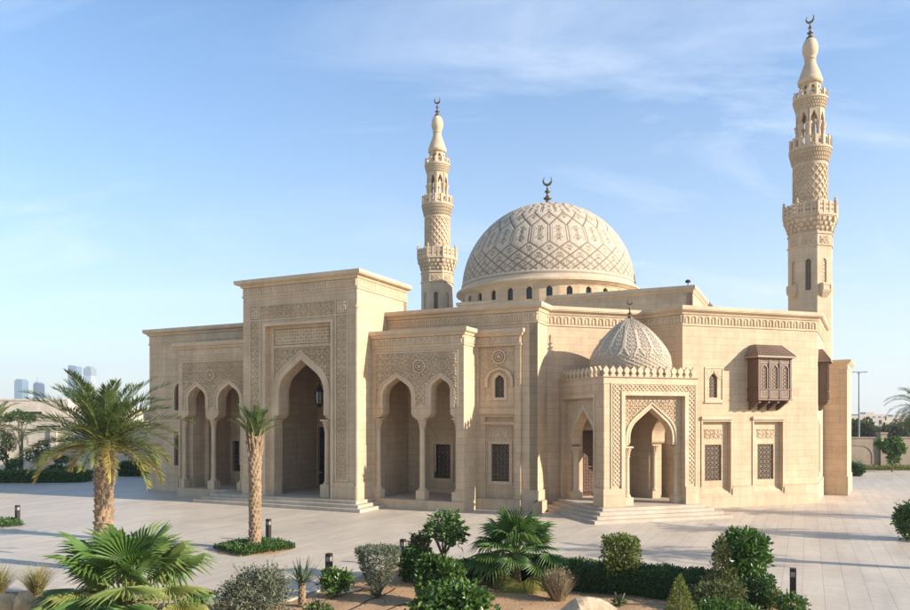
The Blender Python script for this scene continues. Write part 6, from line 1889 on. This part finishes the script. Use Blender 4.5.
# ------------------------------------------------------------------ left background: hedge, pruned trees, villa walls
HG = lambda px, py: tuple(ground(px, py)[:2])
hedge('low dark hedge strip along the far left edge of the plaza', (-40.5, 62.0), (-31.2, 62.8), 2.2, .8, 9000, mat=M_GREEN, L=.16, W=.12)
hedge('dark clipped hedge in the shade beside the left end of the mosque', (-31.0, 69.0), (-24.6, 69.4), 1.6, 1.25, 6500, L=.15, W=.11)
t = thing('bench', 'pale stone bench in front of the dark shaded hedge', 'bench', (-25.6, 64.5, 0), .1)
bm = bmesh.new(); box(bm, -1.1, 1.1, -.28, .28, .40, .52); obj('seat', bm, M_VILLA, t)
for x in (-.85, .85):
    bm = bmesh.new(); box(bm, x-.12, x+.12, -.24, .24, 0, .399); obj('leg', bm, M_VILLA, t)
def cloud_tree(label, px, Y, pads, mat=M_GREEN):
    pads = [(x_*.85, z_*.9, r_*.66, h_*.75) for x_, z_, r_, h_ in pads]
    """tree pruned into separate flat pads"""
    t = thing('pruned_tree', label, 'tree', ((px-CX)/FPX*Y, Y, 0), 0, 'pruned trees by the left wall')
    bl, sg = [], []
    zt = max(p_[1] for p_ in pads)
    sg.append(([(0, 0, -.05), (.1, 0, zt*.4), (-.06, 0, zt*.9)], .11, .05))
    for x, z, r_, h_ in pads:
        bl.append(((x, 0, z), (r_, r_*.8, h_), int(500*r_*r_)+200)); sg.append(([(0, 0, z*.55), (x*.6, 0, z*.8), (x, 0, z)], .06, .03))
    crown('crown', bl, .17, .11, mat, t, tint=(.0, .6)); stems(t, sg)
cloud_tree('pruned tree of four round pads at the far left by the wall', 6, 66, [(0, 3.1, .9, .55), (-.5, 2.2, .8, .45), (.6, 1.5, .7, .45), (0, 4.0, .7, .5)])
cloud_tree('pruned tree of two balls just left of the street lamp pole', 15, 65, [(.2, 1.6, .7, .5), (-.5, .9, .6, .4)])
cloud_tree('flat topped pruned tree with a single wide pad above the left hedge', 19, 70, [(0, 6.3, 1.7, .5), (-1.2, 5.9, .8, .35), (1.1, 6.0, .9, .4)])
cloud_tree('pruned tree with one large ball left of the date palm', 37, 66, [(-.5, 2.3, 1.0, .75), (.6, 3.1, 1.0, .7)])
cloud_tree('low pruned shrub of stacked flat pads left of the date palm', 62, 65.5, [(0, 1.9, 1.1, .4), (-.8, 1.0, 1.0, .4), (.9, .95, 1.5, .35)])
bm = bmesh.new()
def villa(label, boxes, slots=(), name='villa', mat=None):
    t = thing(name, label, 'building', (*((boxes[0][0]+boxes[0][1])/2, boxes[0][2]), 0))
    for (x0, x1, y0, y1, z1) in boxes:
        bm = bmesh.new(); box(bm, x0, x1, y0, y1, 0, z1); box(bm, x0-.12, x1+.12, y0-.12, y1+.12, z1, z1+.28); obj('wall', bm, mat or M_VILLA, t, WI)
    for (x0, x1, y, z0, z1) in slots:
        bm = bmesh.new(); plate(bm, rect(x0-.15, x1+.15, z0-.15, z1+.15), y-.06, y-.002, [rect(x0, x1, z0, z1)]); f = obj('window', bm, M_VILLA, t, WI)
        bm = bmesh.new(); plate(bm, rect(x0, x1, z0, z1), y-.03, y-.004); obj('pane', bm, M_GLASS, f, WI)
    return t
t = thing('boundary_wall', 'plain beige boundary wall behind the pruned trees on the left', 'wall', (-38, 74, 0))
bm = bmesh.new(); box(bm, -62, -17, 74, 74.4, 0, 4.3); obj('wall_body', bm, M_VILLA, t, WI)
bm = bmesh.new(); box(bm, -62.1, -16.9, 73.88, 74.52, 4.3, 4.5); obj('coping', bm, M_VILLA, t, WI)
for k in range(9):
    x = -60+k*5
    bm = bmesh.new(); box(bm, x-.3, x+.3, 73.75, 73.998, 0, 4.28); obj('pier', bm, M_VILLA, t, WI)
villa('long low pale villa just beyond the left boundary wall', [(-72, -46, 92, 104, 5.6), (-46, -27, 95, 106, 4.9)], [(-60, -56.5, 92, 3.0, 4.5), (-52, -49, 92, 3.0, 4.5), (-43, -40, 95, 3, 4.3), (-36, -33, 95, 3, 4.3)])
villa('pale two storey villa at the left edge, farther back', [(-84, -64, 122, 140, 8.4), (-64, -55, 126, 140, 7.0)], [(-78, -75, 122, 4.6, 6.6), (-71, -68, 122, 4.6, 6.6), (-61, -59, 126, 4, 5.8)])
villa('cream villa block seen between the pruned trees and the date palm crown', [(-53, -36, 130, 146, 7.2), (-36, -22, 134, 146, 6.3)], [(-50, -47, 130, 4.4, 6), (-43, -40, 130, 4.4, 6), (-32, -29, 134, 3.6, 5.2)])
# street lamps
def lamp(label, x, y, h, hd=1.0, mat=M_POLE):
    t = thing('street_lamp', label, 'street lamp', (x, y, 0))
    bm = bmesh.new(); lathe(bm, [(.14, 0), (.14, .5), (.11, .55), (.075, h)], 12); obj('pole', bm, mat, t)
    bm = bmesh.new(); box(bm, -hd, hd, -.16, .16, h, h+.14); box(bm, -.12, .12, -.12, .12, h-.15, h-.001); obj('lamp_head', bm, mat, t)
    return t
lamp('tall grey street lamp standing beyond the right boundary wall', (859-CX)/FPX*88, 88, CAM_H+(HY-372.5)*88/FPX, .95)
lamp('thin lamp pole in front of the left boundary wall', (22-CX)/FPX*67, 67, 5.0, .4, M_BARK)

# ------------------------------------------------------------------ right background: boundary wall, trees, far buildings
t = thing('boundary_wall', 'brown block boundary wall with piers at the right side of the plaza', 'wall', (50, 78, 0))
WZ = CAM_H+(HY-438)*78/FPX
bm = bmesh.new(); box(bm, 33, 80, 78, 78.35, 0, WZ); obj('wall_body', bm, M_YARD, t, WI)
bm = bmesh.new(); box(bm, 33, 80, 77.92, 78.43, WZ, WZ+.12); obj('coping', bm, M_YARD, t, WI)
for k, x in enumerate((38.6, 45.0, 51.4, 57.8)):
    bm = bmesh.new(); box(bm, x-.32, x+.32, 77.75, 78.5, 0, WZ+.45); box(bm, x-.4, x+.4, 77.67, 78.58, WZ+.45, WZ+.6); obj('pier', bm, M_YARD, t, WI)
    bm = bmesh.new(); plate(bm, arch_hole(x+3.2, 4.5, .5, 1.4, WZ-.55), 77.95, 77.998, [arch_hole(x+3.2, 4.2, .55, 1.35, WZ-.75)]); obj('blind_arch', bm, M_YARD, t, WI)
P = np.stack([RNG.uniform(33, 62, 9000), RNG.uniform(76.2, 77.9, 9000), np.zeros(9000)], -1); P[:, 2] = RNG.uniform(0, .35, 9000)
V, F, T = leaves_at(P, np.tile([0, 0, 1.], (9000, 1)), .22, .06, .6, (.3, 1), .5); tag(obj_np('grass', V, F, M_LIME, None, WI, tint=T), kind='stuff')
shrub('small_shrub', 'dark clipped shrub at the corner of the right buttress', 'shrub', (*ground(857, 476)[:2], 0), [((0, 0, .6), (.65, .6, .65), 1500)], .15, .1, M_HEDGE, tint=(0, .6))
t = thing('sapling', 'young broad leaved tree with a thin stem in front of the right boundary wall', 'tree', ((892-CX)/FPX*74, 74, 0))
crown('crown', [((-.9, 0, 2.75), (.55, .5, .4), 260), ((.1, 0, 3.0), (.6, .5, .4), 260), ((.75, 0, 2.3), (.5, .5, .4), 220), ((.15, 0, 1.4), (.5, .4, .5), 200), ((-.4, 0, 2.2), (.35, .3, .3), 120)], .34, .2, M_GREEN, t, tint=(.2, 1))
stems(t, [([(0, 0, -.05), (.1, 0, 1.2), (-.1, 0, 2.7)], .06, .04), ([(0, 0, 1.5), (.6, 0, 2.3)], .04, .02), ([(0, 0, 2.0), (-.8, 0, 2.7)], .04, .02)])
for k, (px, Y, h, r_, lab) in enumerate(((856, 125, 5.6, 3.4, 'dark round tree right behind the street lamp'), (868, 160, 3.4, 3.0, 'small dark tree beyond the boundary wall, right of the lamp'), (886, 135, 4.2, 4.4, 'broad dark tree left of the cropped right palm'), (902, 120, 5.2, 4.8, 'broad dark tree behind the cropped right palm'), (918, 140, 6.2, 5.4, 'dark tree at the right edge of the photo'))):
    t = thing('shade_tree', lab, 'tree', ((px-CX)/FPX*Y, Y, 0), 0, 'trees beyond the right wall'); h *= .82; r_ *= .85
    crown('crown', [((rnd(-.4, .4)*r_, rnd(-.4, .4)*r_, h*.62+rnd(-.12, .2)*h), (r_*.55, r_*.55, h*.34), 700) for _ in range(7)], .5, .32, M_OLIVE, t, tint=(.0, .5)); stems(t, [([(0, 0, 0), (.1, 0, h*.7)], .2, .1)])
M_FARB = plain_mat('far_building_render', (.50, .42, .33), .9, 0, .1, .5, 0)
for k, (px, w_, h_, Y, lab) in enumerate(((862, 26, 6.6, 420, 'low distant building right of the street lamp'), (874, 16, 8.6, 430, 'taller pale distant block between the two dark trees'), (888, 34, 6.8, 460, 'wide distant building over the dark trees on the right'), (906, 30, 7.2, 440, 'distant building at the right edge above the trees'))):
    x = (px-CX)/FPX*Y
    t = thing('distant_building', lab, 'building', (x, Y, 0), 0, 'distant low buildings on the right')
    bm = bmesh.new(); box(bm, x-w_/2, x+w_/2, Y, Y+14, 0, h_); box(bm, x-w_*.2, x+w_*.1, Y+3, Y+10, h_, h_+1.2); obj('wall', bm, M_FARB, t, WI)
    for q in range(5):
        xx = x-w_/2+(q+.5)*w_/5
        bm = bmesh.new(); plate(bm, rect(xx-.8, xx+.8, h_-3.4, h_-1.4), Y-.1, Y-.01); obj('window', bm, M_GLASS, t, WI)

# ------------------------------------------------------------------ distant glass towers on the left
def tower_mat(name, a, b_, fl=4.0, bay=3.0, rough=.25):
    m, nt, N, b = new_mat(name)
    tc, cb = coords_wall(nt)
    br = nd(nt, 'ShaderNodeTexBrick', offset=0.0); br.inputs['Scale'].default_value = 1; br.inputs['Brick Width'].default_value = bay; br.inputs['Row Height'].default_value = fl
    br.inputs['Mortar Size'].default_value = .35; br.inputs['Color1'].default_value = (*a, 1); br.inputs['Color2'].default_value = (*[q*.8 for q in a], 1); br.inputs['Mortar'].default_value = (*b_, 1)
    nt.links.new(cb.outputs[0], br.inputs['Vector']); nt.links.new(br.outputs['Color'], b.inputs['Base Color']); b.inputs['Roughness'].default_value = rough
    return m
M_TB = tower_mat('blue_curtain_wall', (.10, .19, .27), (.24, .31, .38))
M_TG = tower_mat('grey_curtain_wall', (.18, .22, .26), (.36, .38, .40))
M_TW = tower_mat('white_banded_facade', (.30, .34, .38), (.62, .62, .62), rough=.5)
TY = 1700.0; tk = TY/FPX
def tower(label, x0, x1, ytop, mat, depth=26, extra=None, dy=0):
    """tower with podium, shaft, recessed crown and plant room"""
    xa, xb = (x0-CX)*tk, (x1-CX)*tk; h = CAM_H+(HY-ytop)*tk; xm = (xa+xb)/2
    t = thing('tower', label, 'skyscraper', (xm, TY+dy, 0), 0, 'distant skyline towers')
    bm = bmesh.new(); box(bm, xa, xb, TY+dy, TY+dy+depth, 0, h*.965); o = obj('shaft', bm, mat, t, WI)
    bm = bmesh.new(); box(bm, xa-5, xb+5, TY+dy-5, TY+dy+depth+5, 0, 14); obj('podium', bm, M_FARB, t, WI)
    if extra == 'slant':
        vs_ = [(xa, h*.965), (xb, h*.965), (xb, h*.985), (xa+(xb-xa)*.3, h), (xa, h)]
        bm = bmesh.new(); plate(bm, vs_, TY+dy+1, TY+dy+depth-1); obj('crown', bm, mat, t, WI)
    elif extra == 'cap':
        bm = bmesh.new(); box(bm, xa-.5, xb+.5, TY+dy-.5, TY+dy+depth+.5, h*.84, h*.967); obj('screen_panel', bm, M_TG, t, WI)
        bm = bmesh.new(); box(bm, xa+3, xb-3, TY+dy+3, TY+dy+depth-3, h*.968, h); obj('crown', bm, M_TG, t, WI)
    elif extra == 'spire':
        bm = bmesh.new(); box(bm, xa+1.5, xm+3, TY+dy+2, TY+dy+depth-2, h*.965, h); tube(bm, [(xa+5, TY+dy+8, h), (xa+5, TY+dy+8, h+12)], .7, 5); obj('crown', bm, mat, t, WI)
    else:
        bm = bmesh.new(); box(bm, xa+2, xb-2, TY+dy+2, TY+dy+depth-2, h*.965, h); obj('crown', bm, mat, t, WI)
    return t
tower('broad blue glass tower, leftmost of the skyline', 14.2, 22.0, 379.0, M_TB)
tower('slim blue tower with a mast, second from the left on the skyline', 23.3, 28.8, 381.0, M_TB, extra='spire', dy=40)
tower('short dark grey tower between the blue and white ones', 38.2, 45.2, 398.3, M_TG, dy=60)
tower('short white tower right of the dark grey one', 46.2, 54.6, 399.3, M_TW, dy=30)
tower('tall blue tower, left one of the tallest pair', 67.8, 76.2, 365.2, M_TB, extra='slant')
tower('tall white tower with a dark top, right one of the tallest pair', 77.0, 84.4, 365.4, M_TW, extra='cap', dy=30)

# ------------------------------------------------------------------ air
if HAZE > 0:
    m = bpy.data.materials.new('haze_air'); m.use_nodes = True; nt = m.node_tree; nt.nodes.clear()
    out = nt.nodes.new('ShaderNodeOutputMaterial'); v = nt.nodes.new('ShaderNodeVolumePrincipled')
    v.inputs['Color'].default_value = (.86, .92, 1.0, 1); v.inputs['Density'].default_value = HAZE; v.inputs['Anisotropy'].default_value = .2
    nt.links.new(v.outputs[0], out.inputs['Volume'])
    bm = bmesh.new(); box(bm, -1300, 1300, -60, 1900, -1.7, 150); o = obj('haze', bm, m); tag(o, kind='stuff')
